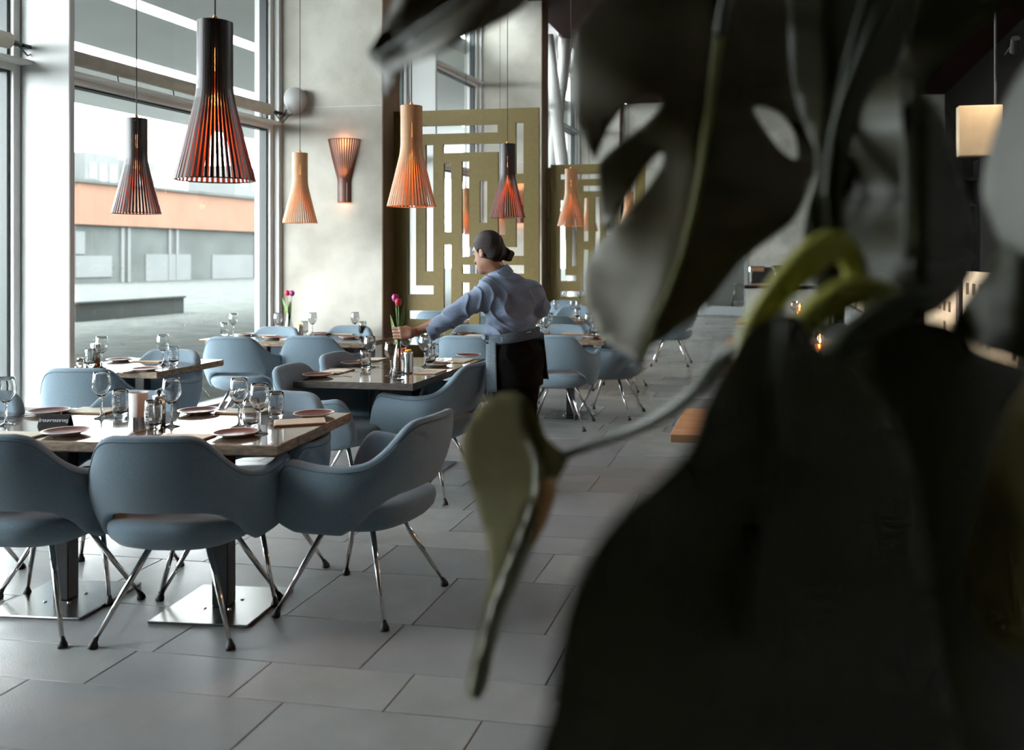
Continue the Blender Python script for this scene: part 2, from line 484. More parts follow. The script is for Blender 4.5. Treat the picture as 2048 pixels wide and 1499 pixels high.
tag(ob('ceiling', cl.mesh('ceiling', M['soffit'])), kind='structure')
cb = MB().box((-6.2, -3.2, 6.12), (4.4, 12.5, 6.3)).box((-6.2, 12.5, 6.12), (S1[1] + 0.3, 25, 6.3)).box((S1[1] - 0.02, 12.48, 5.62), (4.4, 12.52, 6.14))
tag(ob('ceiling_bay', cb.mesh('ceiling_bay', M['white'])), kind='structure')

# ---- glass door in the far end wall
d1 = empty('door_1', (0, END_Y, 0)); d1['kind'] = 'structure'
db = MB()
db.box((dL, -0.02, 0), (dL + 0.18, 0.08, 2.6)); db.box((dR - 0.10, -0.02, 0), (dR, 0.08, 2.6)); db.box((dL + 0.18, -0.02, 0), (dR - 0.1, 0.08, 0.22)); db.box((dL + 0.18, -0.02, 2.5), (dR - 0.1, 0.08, 2.6))
ob('door_frame', db.mesh('door_frame', mat('grey_door_metal', (0.30, 0.31, 0.31), 0.4)), d1)
ob('door_pane', MB().box((dL + 0.18, 0.02, 0.22), (dR - 0.1, 0.03, 2.5)).mesh('door_pane', M['pane']), d1)
# the room glimpsed through it
tag(ob('wall_next_room', MB().box((dL - 1.5, END_Y + 3.2, 0), (dR + 1.5, END_Y + 3.4, 3)).mesh('wall_next_room', M['white'])), kind='structure')
tag(ob('floor_next_room', MB().box((dL - 1.5, END_Y + 0.2, -0.1), (dR + 1.5, END_Y + 3.3, 0.0)).mesh('floor_next_room', M['palewall'])), kind='structure')

tag(ob('ceiling_next_room', MB().box((dL - 1.5, END_Y + 0.2, 3.0), (dR + 1.5, END_Y + 3.4, 3.1)).mesh('ceiling_next_room', M['white'])), kind='structure')  # unseen ceiling added to keep the sky from whitening the door
tag(ob('wall_next_room_side', MB().box((dR + 1.5, END_Y + 0.2, 0), (dR + 1.6, END_Y + 3.4, 3.1)).box((dL - 1.6, END_Y + 0.2, 0), (dL - 1.5, END_Y + 3.4, 2.1)).mesh('wall_next_room_side', M['white'])), kind='structure')  # unseen side walls added to dim the room, left one low for daylight
# ---- leaning white steel tubes behind the middle cross wall
for (p0, p1, lab) in (((1088, 10, 17.0), (1127, 350, 17.0), 'white steel tube leaning right behind the middle cross wall'), ((1143, 10, 17.35), (1101, 350, 17.35), 'white steel tube leaning left behind the middle cross wall')):
    a, b = W(*p0), W(*p1)
    k = (b.z - 0.0) / (b.z - a.z)
    foot = b + (a - b) * (b.z / (b.z - a.z))
    top = a + (a - b) * ((5.58 - a.z) / (a.z - b.z))
    brace = empty('steel_brace', foot)
    d = top - foot
    ob('tube', MB().tube([(0, 0, 0), tuple(d)], 0.115, 20).mesh('tube', M['frame'], True), brace)
    ob('foot_plate', MB().box((-0.2, -0.2, 0.0), (0.2, 0.2, 0.02)).mesh('foot_plate', M['steel']), brace)
    tag(brace, lab, 'brace', 'leaning steel braces')

# ================================================================== outdoors
tag(ob('ground_yard', MB().box((-140, -70, -0.4), (-5.2, 140, -0.12)).mesh('ground_yard', M['asphalt'])), kind='structure')
can = empty('canopy_roof', (F0.x, F0.y, 0), FRZ)
for (a, b) in ((-3.15, -0.3), (-5.75, -3.5), (-10.2, -6.4)):
    ob('roof_slab', MB().box((a, -7.5, 4.8), (b, 40, 5.05)).mesh('roof_slab', M['canopy']), can)
for t in (-7.4, 0.9, 9.5, 18, 27, 36):
    ob('cross_beam', MB().box((-10.2, t, 4.95), (-0.3, t + 0.18, 5.25)).mesh('cross_beam', M['canopy']), can)
tcol, _ = out_t(525, -7.0)
for t in (tcol, tcol + 12):
    ob('canopy_post', MB().tube([(-7.0, t, -0.12), (-7.0, t, 4.95)], 0.075, 14).mesh('canopy_post', M['frame'], True), can)
tag(can, 'grey flat canopy with open skylight strips outside the windows', 'canopy')

def zy(px, py, off):
    t, d = out_t(px, off)
    return t, CAMH - (py - PY0) / FPX * d
def building(name, off, px0, px1, ytop_px, ref_px, m, label, depth=10, cat='building'):
    t0, _ = out_t(px0, off); t1, _ = out_t(px1, off)
    z1 = zy(ref_px, ytop_px, off)[1]
    o = empty(name, FP(off, t0, 0), FRZ)
    ob('wall', MB().box((-depth, 0, -0.12), (0, t1 - t0, z1)).mesh('wall', m), o)
    tag(o, label, cat)
    return o, t1 - t0, z1, t0
OFF = -39.5
fb, flen, fz, ft0 = building('factory_building', OFF, 148, 640, 366, 150, M['greywall'], 'long low building with orange upper band opposite the middle window')
zb_ = zy(150, 448, OFF)[1]
ob('orange_band', MB().box((-0.3, 0, zb_), (0.35, flen, fz + 0.05)).mesh('orange_band', M['brickorange']), fb)
ob('roof_edge', MB().box((-0.5, -0.2, fz + 0.05), (0.6, flen + 0.2, fz + 0.25)).mesh('roof_edge', M['greywall']), fb)
for (pa, pb, ya, yb) in ((150, 222, 511, 553), (290, 336, 508, 561), (340, 380, 508, 561), (423, 505, 509, 556), (150, 168, 462, 508)):
    ta, za = zy(pa, ya, OFF); tb_, zb2 = zy(pb, yb, OFF)
    f = ob('loading_door', MB().box((-0.02, ta - ft0, max(zb2, -0.1)), (0.08, tb_ - ft0, za)).mesh('loading_door', M['palewall']), fb)
for pa in (240, 253, 335, 350, 508):
    ta, za = zy(pa, 455, OFF)
    ob('wall_rib', MB().box((-0.02, ta - ft0, -0.1), (0.12, ta - ft0 + 0.25, za)).mesh('wall_rib', M['palewall']), fb)
ta, za = zy(527, 412, OFF); tb_, zb2 = zy(541, 458, OFF)
wi = ob('window', MB().box((0.3, ta - ft0, zb2), (0.42, tb_ - ft0, za)).mesh('window', M['palewall']), fb)
# rooftop and distant pale blocks
for i, (pa, pb, yt, off, lab) in enumerate(((170, 238, 303, -58, 'pale rooftop block with dark openings behind the orange band'), (250, 310, 318, -60, 'small pale rooftop hut next to the rooftop block'), (470, 545, 330, -58, 'pale far block behind the white canopy post'))):
    o, L, z1, t0 = building('rooftop_block', off, pa, pb, yt, pa, M['palewall'], lab, 6)
    for j in range(3):
        ob('window', MB().box((-0.02, L * (0.12 + 0.3 * j), z1 - 2.2 - 0.4 * j), (0.06, L * (0.30 + 0.3 * j), z1 - 0.9)).mesh('window', M['farglass']), o)
# orange apartment block seen through the left window
OF2 = -60.0
ab, L, z1, t0 = building('apartment_block', OF2, -560, 66, 352, 20, M['brickorange'], 'orange apartment block with glazed top floor through the left window', 12)
zt2 = zy(20, 298, OF2)[1]
ob('glazed_top_floor', MB().box((-10, 0, z1 + 0.1), (-0.8, L - 0.4, zt2)).mesh('glazed_top_floor', M['palewall']), ab)
ob('roof', MB().box((-11, -0.5, zt2), (0.4, L + 0.2, zt2 + 0.35)).mesh('roof', M['greywall']), ab)
ob('parapet', MB().box((-0.4, 0, z1), (0.25, L, z1 + 0.5)).mesh('parapet', M['palewall']), ab)
zg = zy(20, 442, OF2)[1]
ob('ground_floor', MB().box((-0.2, 0, -0.1), (0.2, L, zg)).mesh('ground_floor', M['palewall']), ab)
wmesh = MB().box((-0.02, -1.3, -0.75), (0.1, 1.3, 0.75)).mesh('window', M['palewall'])
pmesh = MB().box((0.1, -1.15, -0.6), (0.13, 1.15, 0.6)).mesh('pane', M['farglass'])
for pxw in (17, -14, -45, -76):
    for pyw in (373, 413):
        tw, zw = zy(pxw, pyw, OF2)
        wd = ob('window', wmesh, ab, (0, tw - t0, zw)); ob('pane', pmesh, wd)
for pxw in range(-90, 50, 12):
    tw, zw = zy(pxw, 400, OF2)
    ob('column', MB().box((0.2, tw - t0 - 0.2, 0), (0.5, tw - t0 + 0.2, zg)).mesh('column', M['frame']), ab)
    tm = ob('mullion', MB().box((-0.8, tw - t0 - 0.1, z1 + 0.5), (-0.65, tw - t0 + 0.1, zt2)).mesh('mullion', M['frame']), ab)
# low walls of the yard
for (off, pa, pb, z0, z1, m, lab) in ((-13.0, 150, 368, -0.12, 0.32, 'greywall', 'low dark wall in the yard outside the middle window'), (-6.5, -400, 46, -0.12, 0.55, 'palewall', 'pale yard parapet outside the left window')):
    ta, _ = out_t(pa, off); tb_, _ = out_t(pb, off)
    o = empty('yard_wall', FP(off, ta, 0), FRZ)
    ob('wall', MB().box((-0.3, 0, z0), (0, tb_ - ta, z1), 0.01).mesh('wall', M[m]), o)
    ob('coping', MB().box((-0.35, -0.03, z1), (0.05, tb_ - ta + 0.03, z1 + 0.06), 0.01).mesh('coping', M['greywall']), o)
    tag(o, lab, 'wall')
# ================================================================== chairs
def chair_path():
    pts = []
    a, b, p = 0.305, 0.25, 2.5
    front = 0.235
    n = 26
    for i in range(n + 1):                                  # quarter from back centre to the side
        th = math.pi / 2 * i / n
        pts.append((a * math.sin(th) ** (2 / p), -b * max(0.0, math.cos(th)) ** (2 / p)))
    m_ = 12
    for i in range(1, m_ + 1):
        t = i / m_
        pts.append((a + 0.006 * math.sin(t * 3.1) - 0.028 * t * t, front * t))
    # resample by length
    P = np.array(pts); d = np.r_[0, np.cumsum(np.hypot(*np.diff(P, axis=0).T))]
    q = np.linspace(0, d[-1], 52)
    H = np.c_[np.interp(q, d, P[:, 0]), np.interp(q, d, P[:, 1])]
    return q, H
CH_Q, CH_H = chair_path()
QT = CH_Q[-1]
def chair_meshes():
    q = CH_Q; H = CH_H
    full = np.r_[np.c_[-H[:0:-1, 0], H[:0:-1, 1]], H]
    qq = np.r_[-q[:0:-1], q]
    tang = np.gradient(full, axis=0); tang /= np.linalg.norm(tang, axis=1)[:, None]
    nrm = np.c_[tang[:, 1], -tang[:, 0]]                    # outward
    TH = 0.052
    def ztop(s):
        s = abs(s)
        if s < QT - 0.12:
            return interp(s, [0, 0.115, 0.142, 0.16, 0.178, 0.20, 0.225, 0.25, 0.275, 0.30, 0.34, 0.39, 0.46, 0.54, 0.62], [0.838, 0.836, 0.830, 0.819, 0.800, 0.768, 0.731, 0.703, 0.684, 0.673, 0.665, 0.662, 0.664, 0.674, 0.684])
        e = (s - (QT - 0.12)) / 0.12
        return interp(QT - 0.12, [0.39, 0.46, 0.54, 0.62], [0.662, 0.664, 0.674, 0.684]) - 0.18 * e ** 2.4
    def zbot(s):
        s = abs(s)
        return interp(s, [0, 0.15, 0.20, 0.26, 0.32, 0.38, QT - 0.1, QT], [0.522, 0.520, 0.508, 0.468, 0.405, 0.372, 0.372, 0.40])
    def lean(s):
        return interp(abs(s), [0, 0.2, 0.42, QT], [0.27, 0.25, 0.12, 0.08])
    NV, NA = 9, 6
    rings = []; top_line = []
    for i, s in enumerate(qq):
        zt, zb = ztop(s), zbot(s)
        prof = []
        r = TH / 2
        for k in range(NV):
            t = k / (NV - 1); z = lerp(zb + r, zt - r, t)
            prof.append((0.5 * TH + 0.016 * math.sin(math.pi * t), z))
        for k in range(1, NA):
            a = math.pi * k / NA
            prof.append((r * math.cos(a), zt - r + r * math.sin(a)))
        for k in range(NV):
            t = 1 - k / (NV - 1); z = lerp(zb + r, zt - r, t)
            prof.append((-0.5 * TH - 0.004 * math.sin(math.pi * t), z))
        for k in range(1, NA):
            a = math.pi + math.pi * k / NA
            prof.append((r * math.cos(a), zb + r + r * math.sin(a)))
        # shell end rounding
        e = max(0.0, (abs(s) - (QT - 0.03)) / 0.03)
        sh = math.sqrt(max(0.0, 1 - e * e)) if e < 1 else 0.12
        sh = max(sh, 0.12)
        zc = (zt + zb) / 2
        ring = []
        for (o_, z) in prof:
            o2 = o_ * sh; z2 = zc + (z - zc) * (0.55 + 0.45 * sh)
            off = o2 + lean(s) * (z2 - 0.45)
            p = full[i] + nrm[i] * off
            ring.append((p[0], p[1], z2))
        rings.append(ring)
        j = NV + 1
        top_line.append(ring[NV - 1])
    n = len(rings[0])
    v = [p for rg in rings for p in rg]; f = []
    for i in range(len(rings) - 1):
        for k in range(n):
            f.append((i * n + k, (i + 1) * n + k, (i + 1) * n + (k + 1) % n, i * n + (k + 1) % n))
    f.append(tuple(range(n))); b = (len(rings) - 1) * n; f.append(tuple(range(b + n - 1, b - 1, -1)))
    shell = mesh('backrest_shell', v, f, M['fabric'], True)
    # piping along the outer top edge
    sm = MB().tube([Vector(p) + Vector((0, 0, 0.004)) for p in top_line[2:-2]], 0.0032, 5)
    seam = sm.mesh('piping', M['seam'], True)
    # seat cushion
    prof = [(0.02, 0.352), (0.45, 0.352), (0.70, 0.362), (0.88, 0.384), (0.97, 0.412), (1.0, 0.437), (0.985, 0.458), (0.93, 0.473), (0.82, 0.480), (0.55, 0.476), (0.25, 0.470), (0.01, 0.468)]
    v = []; f = []; N = 40
    for (r, z) in prof:
        for k in range(N):
            a = 2 * math.pi * k / N
            c, s = math.cos(a), math.sin(a)
            x = 0.285 * abs(c) ** (2 / 2.8) * (1 if c > 0 else -1) * r
            y = (0.275 if s > 0 else 0.285) * abs(s) ** (2 / 2.8) * (1 if s > 0 else -1) * r
            v.append((x, y - 0.005, z + (0.012 * max(0, -s) * r if z > 0.43 else 0)))
    for i in range(len(prof) - 1):
        for k in range(N):
            f.append((i * N + k, i * N + (k + 1) % N, (i + 1) * N + (k + 1) % N, (i + 1) * N + k))
    f.append(tuple(range(N - 1, -1, -1))); b = (len(prof) - 1) * N; f.append(tuple(range(b, b + N)))
    seat = mesh('seat', v, f, M['fabric'], True)
    legs = []
    for (sx, sy) in ((-1, -1), (1, -1), (-1, 1), (1, 1)):
        top = Vector((0.105 * sx, 0.10 * sy, 0.375)); bot = Vector((0.262 * sx, 0.25 * sy, 0.028))
        lg = MB().tube([top, top.lerp(bot, 0.5), bot], [0.0125, 0.0115, 0.008], 10).mesh('leg', M['chrome'], True)
        d = (bot - top).normalized()
        ft = MB().tube([bot - d * 0.01, bot + d * 0.004, Vector((bot.x + 0.004 * sx, bot.y + 0.004 * sy, 0.012)), Vector((bot.x + 0.006 * sx, bot.y + 0.006 * sy, 0.0))], [0.009, 0.012, 0.018, 0.018], 10).mesh('glide', M['rubber'], True)
        legs.append((lg, ft))
    return shell, seam, seat, legs
CH = chair_meshes()
def chair(loc, ang, label, group):
    r = empty('armchair', (loc[0], loc[1], 0), R(ang))
    s = ob('backrest_shell', CH[0], r); ob('piping', CH[1], s)
    ob('seat', CH[2], r)
    for (lg, ft) in CH[3]:
        l = ob('leg', lg, r); ob('glide', ft, l)
    tag(r, label, 'chair', group)
    return r
def chair_back(px, py, ang, label, group, dx=0.33):
    p = G(px, py, 0.83)
    a = R(ang)
    return chair((p.x - math.sin(a) * dx, p.y + math.cos(a) * dx), ang, label, group)
def chair_at(px, d, ang, label, group):
    p = WD(px, d)
    return chair((p.x, p.y), ang, label, group)
g = 'blue armchairs at the front table'
chair_back(-34, 868, 5, 'blue-grey armchair cut by the left picture edge, back to us at the front table', g)
chair_back(303, 872, 9, 'blue-grey armchair with back to us, centre of the near side of the front table', g)
chair_at(728, 4.05, 84, 'blue-grey armchair turned sideways at the right end of the front table', g)
chair_back(568, 783, 183, 'armchair facing us on the far side of the front table near its right corner', g, 0.36)
chair_back(288, 782, 182, 'armchair facing us on the far side of the front table behind the candle holder', g, 0.36)
chair_back(-20, 784, 182, 'armchair facing us on the far side of the front table at the left picture edge', g, 0.36)
g = 'blue armchairs at the window table'
chair_back(158, 737, 10, 'armchair with its back to us on the near side of the small window table', g)
chair_back(346, 700, 181, 'armchair facing us behind the small window table', g)
g = 'blue armchairs at the dark middle table'
chair_back(578, 730, -88, 'armchair on the left of the dark middle table, the nearer of two', g)
chair_back(668, 706, -91, 'armchair on the left of the dark middle table, the farther of two', g)
chair_back(950, 727, 84, 'armchair with back to the waitress at the right of the dark middle table', g)
g = 'blue armchairs at the table by the concrete wall'
chair_back(462, 674, 6, 'armchair with its back to us at the left of the table by the concrete wall', g)
chair_back(618, 672, 7, 'armchair with its back to us at the right of the table by the concrete wall', g)
chair_back(556, 654, 181, 'armchair facing us behind the table by the concrete wall, beside the window', g)
chair_back(703, 652, 178, 'armchair facing us behind the table by the concrete wall, right of the wall lamp', g)
g = 'blue armchairs at the table behind the waitress'
chair_back(925, 672, -3, 'armchair with back to us left of the waitress, under her reaching arm', g)
chair_back(1104, 671, 2, 'armchair with back to us just right of the waitress', g)
chair_back(952, 650, 180, 'armchair facing us left of the waitress behind the farther table', g)
chair_back(1128, 650, 178, 'armchair facing us right of the waitress beyond the farther table', g)
chair_at(1222, 8.85, 84, 'armchair turned sideways at the aisle end of the table behind the waitress', g)
g = 'blue armchairs at the far tables'
chair_back(985, 632, 0, 'far armchair with back to us, hidden mostly by the waitress, fourth table', g)
chair_back(1108, 631, -4, 'far armchair with its back to us beyond the farther table right of the waitress', g)
chair_back(1150, 612, 180, 'far armchair facing us at the fourth table beside the hanging leaf', g)
chair_at(1240, 10.6, 88, 'far armchair turned sideways on the aisle below the hanging leaf tip', g)
chair_at(1343, 13.0, 90, 'farthest armchair on the aisle, only its legs show under the leaf', g)
chair_back(1128, 601, 2, 'small far armchair with back to us at the fifth table, next to the leaf', g)
g = 'blue armchairs behind the gold screen'
chair_back(868, 622, 2, 'armchair seen through the lowest slot of the gold screen', g)
chair_back(975, 620, 0, 'armchair behind the gold screen next to the reaching arm', g)
chair_back(945, 606, 180, 'armchair facing us behind the gold screen at its window table', g)

# ================================================================== tables
def tabletop_mesh(w, d, edge, th=0.045):
    b = MB()
    # slightly uneven hand-worn top: subdivided rim
    n = 10
    rim = []
    def jit(i): return 0.0025 * math.sin(i * 12.9898 + w * 3)
    cs = [(-w / 2, -d / 2), (w / 2, -d / 2), (w / 2, d / 2), (-w / 2, d / 2)]
    for k in range(4):
        a, c = cs[k], cs[(k + 1) % 4]
        for i in range(n):
            t = i / n
            rim.append((lerp(a[0], c[0], t), lerp(a[1], c[1], t)))
    N = len(rim)
    lv = [(0.0, -0.004), (0.004, 0.0), (0.0, th - 0.004)]
    v = []; f = []; fm = []
    def ring(inset, z):
        for i, (x, y) in enumerate(rim):
            L = 1.0
            sx = (w / 2 - inset) / (w / 2); sy = (d / 2 - inset) / (d / 2)
            v.append((x * sx + jit(i) * (1 if abs(abs(y) - d / 2) > 1e-6 else 0) * (1 if inset > 0 else 0.5), y * sy + jit(i + 7) * (0.5 if inset == 0 else 1) * (1 if abs(abs(x) - w / 2) > 1e-6 else 0), z))
    ring(0.006, -th); ring(0.0, -th + 0.006); ring(0.0, -0.004); ring(0.004, 0.0)
    for r in range(3):
        for i in range(N):
            f.append((r * N + i, r * N + (i + 1) % N, (r + 1) * N + (i + 1) % N, (r + 1) * N + i)); fm.append(1)
    f.append(tuple(range(N - 1, -1, -1))); fm.append(1)
    f.append(tuple(range(3 * N, 4 * N))); fm.append(0)
    return mesh('tabletop', v, f, mats=[M['woodtop'], M[edge]], fm=fm)
tt_cache = {}
base_mesh = MB().box((-0.215, -0.215, 0.0), (0.215, 0.215, 0.012), 0.003).mesh('base_plate', M['steel'])
col_mesh = MB().box((-0.036, -0.036, 0.012), (0.036, 0.036, 0.70), 0.004).mesh('column', M['blackmetal'])
brk_mesh = MB().box((-0.17, -0.17, 0.697), (0.17, 0.17, 0.705), 0.002).mesh('top_bracket', M['blackmetal'])
bolt_mesh = MB().lathe([(0.0, 0.007), (0.006, 0.007), (0.008, 0.004), (0.008, 0.0)], 8).mesh('bolt', M['steel'])
TZ = 0.75
def table(loc, ang, w, d, label, group, cdy=0.0, edge='woodedge'):
    r = empty('pedestal_table', (loc[0], loc[1], 0), R(ang))
    if (w, d) not in tt_cache: tt_cache[(w, d)] = tabletop_mesh(w, d, edge)
    ob('tabletop', tt_cache[(w, d)], r, (0, 0, TZ))
    c = ob('column', col_mesh, r, (0, cdy, 0)); ob('top_bracket', brk_mesh, c)
    b = ob('base_plate', base_mesh, r, (0, cdy, 0))
    for (x, y) in ((0.055, 0.055), (-0.055, 0.055), (0.055, -0.055), (-0.055, -0.055)):
        ob('bolt', bolt_mesh, b, (x, y, 0.01))
    tag(r, label, 'table', group)
    return r
def tables_from(px, py, ang, w, d, nx, ny, labels, group, cdy=0.0, corner='R'):
    """row of tables whose near right (or near left) top corner sits at the pixel"""
    p = G(px, py, TZ); a = R(ang)
    ux, uy = Vector((math.cos(a), math.sin(a), 0)), Vector((-math.sin(a), math.cos(a), 0))
    k = 0
    for j in range(ny):
        for i in range(nx):
            s = -1 if corner == 'R' else 1
            c = p + ux * s * (w / 2 + i * (w + 0.006)) + uy * (d / 2 + j * (d + 0.006))
            table(c, ang, w, d, labels[k], group, cdy, 'woodedgedark' if 'middle' in group else 'woodedge'); k += 1
    return p
g = 'tables of the front row'
tables_from(554, 891, 4.5, 0.72, 0.79, 3, 1, ['pedestal table at the right end of the front row, corner towards the aisle', 'pedestal table of the front row with the reserved sign', 'pedestal table of the front row outside the left picture edge'], g, -0.14)
tables_from(313, 744, 0.5, 0.76, 0.76, 1, 1, ['small pedestal table beside the window with pale worn edge'], 'window tables')
tables_from(586, 761, 0.0, 0.772, 0.69, 1, 2, ['dark pedestal table where the waitress sets the vase, nearer half', 'dark pedestal table behind the vase, farther half'], 'dark middle tables', corner='L')
tables_from(729, 686, 1.0, 0.76, 0.74, 2, 1, ['pedestal table against the concrete wall, right one under the wall lamp', 'pedestal table against the concrete wall, left one beside the window'], 'tables by the concrete wall')
tables_from(1208, 681, 1.5, 0.76, 0.74, 2, 1, ['pedestal table behind the waitress, aisle side', 'pedestal table behind the waitress, window side'], 'tables behind the waitress')
tables_from(1168, 641, 1.0, 0.76, 0.74, 2, 1, ['far pedestal table right of the waitress, fourth row', 'far pedestal table hidden behind the waitress, fourth row'], 'far tables')
tables_from(1196, 611, 0.0, 0.76, 0.74, 1, 1, ['farthest pedestal table beside the hanging leaf, fifth row'], 'far tables')
tables_from(968, 631, 0.0, 0.76, 0.74, 1, 1, ['pedestal table seen through the gold screen slots'], 'far tables')

# ================================================================== tableware
def lathe_obj(prof, n, m): return MB().lathe(prof, n).mesh('part', m, True)
WG_BOWL = lathe_obj([(0.004, 0.098), (0.012, 0.102), (0.026, 0.116), (0.039, 0.138), (0.0425, 0.150), (0.041, 0.172), (0.036, 0.200), (0.033, 0.215), (0.0322, 0.2155), (0.0318, 0.214), (0.035, 0.199), (0.0398, 0.172), (0.0412, 0.151), (0.0375, 0.139), (0.025, 0.118), (0.010, 0.105), (0.0, 0.104)], 28, M['glass'])
WG_STEM = lathe_obj([(0.0, 0.0), (0.036, 0.0), (0.037, 0.002), (0.030, 0.004), (0.012, 0.009), (0.0055, 0.018), (0.0042, 0.05), (0.0042, 0.085), (0.006, 0.099), (0.0, 0.103)], 20, M['thickglass'])
TB_WALL = lathe_obj([(0.026, 0.012), (0.031, 0.02), (0.0355, 0.045), (0.037, 0.075), (0.0355, 0.105), (0.033, 0.128), (0.0322, 0.1285), (0.0315, 0.127), (0.034, 0.105), (0.0355, 0.075), (0.034, 0.047), (0.029, 0.026), (0.0, 0.022)], 28, M['glass'])
TB_BASE = lathe_obj([(0.0, 0.0), (0.024, 0.0), (0.027, 0.005), (0.029, 0.016), (0.024, 0.022), (0.0, 0.02)], 24, M['thickglass'])
def wrap_text(txt, rad, size, vertical=True):
    cu = bpy.data.curves.new('t', 'FONT'); cu.body = txt; cu.size = size; cu.align_x = 'CENTER'; cu.align_y = 'CENTER'
    cu.resolution_u = 2
    o = bpy.data.objects.new('t', cu); COL.objects.link(o)
    me = bpy.data.meshes.new_from_object(o.evaluated_get(bpy.context.evaluated_depsgraph_get()))
    bpy.data.objects.remove(o, do_unlink=True)
    return me
def text_mesh(txt, size):
    return wrap_text(txt, 0, size)
_tm = text_mesh('EARTH', 0.026)
for v in _tm.vertices:                                    # reads downwards, wrapped on the tumbler
    x, y = v.co.x, v.co.y
    ang = y / 0.0372
    z = 0.080 - x
    rr = interp(z, [0.02, 0.045, 0.075, 0.105, 0.128], [0.031, 0.0355, 0.037, 0.0355, 0.033]) + 0.0004
    v.co = (rr * math.sin(ang), -rr * math.cos(ang), z)
_tm.materials.clear(); _tm.materials.append(M['print'])
TB_TEXT = _tm
PL_BODY = lathe_obj([(0.0, 0.0), (0.052, 0.0), (0.056, 0.004), (0.080, 0.011), (0.094, 0.017), (0.0955, 0.019), (0.093, 0.0195), (0.0875, 0.0182)], 36, M['cream'])
PL_TOP = lathe_obj([(0.0875, 0.0181), (0.082, 0.0155), (0.066, 0.0105), (0.058, 0.009), (0.0, 0.009)], 36, M['terracotta'])
MN_BODY = MB().box((-0.112, -0.078, 0.0), (0.112, 0.078, 0.0045), 0.001).mesh('cover_board', M['menuedge'])
MN_TOP = MB().box((-0.109, -0.076, 0.0045), (0.109, 0.076, 0.0085), 0.001).mesh('pages', M['paper'])
def fork_mesh():
    b = MB()
    def strip(pts):
        for (x0, w0, z0), (x1, w1, z1) in zip(pts[:-1], pts[1:]):
            v = [(x0, -w0, z0), (x0, w0, z0), (x1, w1, z1), (x1, -w1, z1), (x0, -w0, z0 + 0.0022), (x0, w0, z0 + 0.0022), (x1, w1, z1 + 0.0022), (x1, -w1, z1 + 0.0022)]
            b.add(v, [(0, 1, 2, 3), (4, 7, 6, 5), (0, 4, 5, 1), (1, 5, 6, 2), (2, 6, 7, 3), (3, 7, 4, 0)])
    strip([(-0.095, 0.008, 0.001), (-0.06, 0.007, 0.003), (0.0, 0.004, 0.007), (0.03, 0.0045, 0.006), (0.045, 0.0115, 0.003), (0.06, 0.0125, 0.0025)])
    for k in range(4):
        y = -0.0105 + 0.007 * k
        for (x0, z0), (x1, z1) in zip([(0.06, 0.0025), (0.08, 0.004)], [(0.08, 0.004), (0.102, 0.009)]):
            v = [(x0, y - 0.0016, z0), (x0, y + 0.0016, z0), (x1, y + 0.0013, z1), (x1, y - 0.0013, z1), (x0, y - 0.0016, z0 + 0.002), (x0, y + 0.0016, z0 + 0.002), (x1, y + 0.0013, z1 + 0.002), (x1, y - 0.0013, z1 + 0.002)]
            b.add(v, [(0, 1, 2, 3), (4, 7, 6, 5), (0, 4, 5, 1), (1, 5, 6, 2), (2, 6, 7, 3), (3, 7, 4, 0)])
    return b.mesh('fork', M['chrome'])
FORK = fork_mesh()
def knife_mesh():
    b = MB()
    pts = [(-0.11, 0.007, 0.001, 0.005), (-0.05, 0.0065, 0.001, 0.006), (0.0, 0.005, 0.002, 0.005), (0.02, 0.009, 0.002, 0.003), (0.08, 0.0095, 0.002, 0.003), (0.108, 0.003, 0.002, 0.0026)]
    for a, c in zip(pts[:-1], pts[1:]):
        v = [(a[0], -a[1], a[2]), (a[0], a[1], a[2]), (c[0], c[1], c[2]), (c[0], -c[1], c[2]), (a[0], -a[1], a[3]), (a[0], a[1], a[3]), (c[0], c[1], c[3]), (c[0], -c[1], c[3])]
        b.add(v, [(0, 1, 2, 3), (4, 7, 6, 5), (0, 4, 5, 1), (1, 5, 6, 2), (2, 6, 7, 3), (3, 7, 4, 0)])
    return b.mesh('knife', M['chrome'])
KNIFE = knife_mesh()
ITEMS = []          # (pixel x, kind, table, object)
def reg(o, p, kind, tab): ITEMS.append((pix(p)[0], kind, tab, o)); return o
def wineglass(p, tab):
    r = empty('wine_glass', (p.x, p.y, TZ), rnd.uniform(0, 6)); ob('bowl', WG_BOWL, r); ob('stem', WG_STEM, r)
    return reg(r, p, 'wine_glass', tab)
def tumbler(p, tab, rz=None, text=True):
    r = empty('water_tumbler', (p.x, p.y, TZ), 0 if rz is None else rz); w = ob('glass_wall', TB_WALL, r); ob('thick_base', TB_BASE, r)
    if text: ob('printed_name', TB_TEXT, w)
    return reg(r, p, 'water_tumbler', tab)
def plate(p, tab):
    r = empty('side_plate', (p.x, p.y, TZ), 0); ob('plate_body', PL_BODY, r); ob('glazed_well', PL_TOP, r)
    return reg(r, p, 'side_plate', tab)
def menu(p, tab, ang=0):
    r = empty('menu', (p.x, p.y, TZ), R(ang)); ob('cover_board', MN_BODY, r); ob('pages', MN_TOP, r)
    return reg(r, p, 'menu', tab)
def fork(p, tab, ang=90, z=0.0):
    return reg(ob('fork', FORK, None, (p.x, p.y, TZ + z), (0, 0, R(ang))), p, 'fork', tab)
def knife(p, tab, ang=90, z=0.0):
    return reg(ob('knife', KNIFE, None, (p.x, p.y, TZ + z), (0, 0, R(ang))), p, 'knife', tab)
def T(px, py): return G(px, py, TZ)
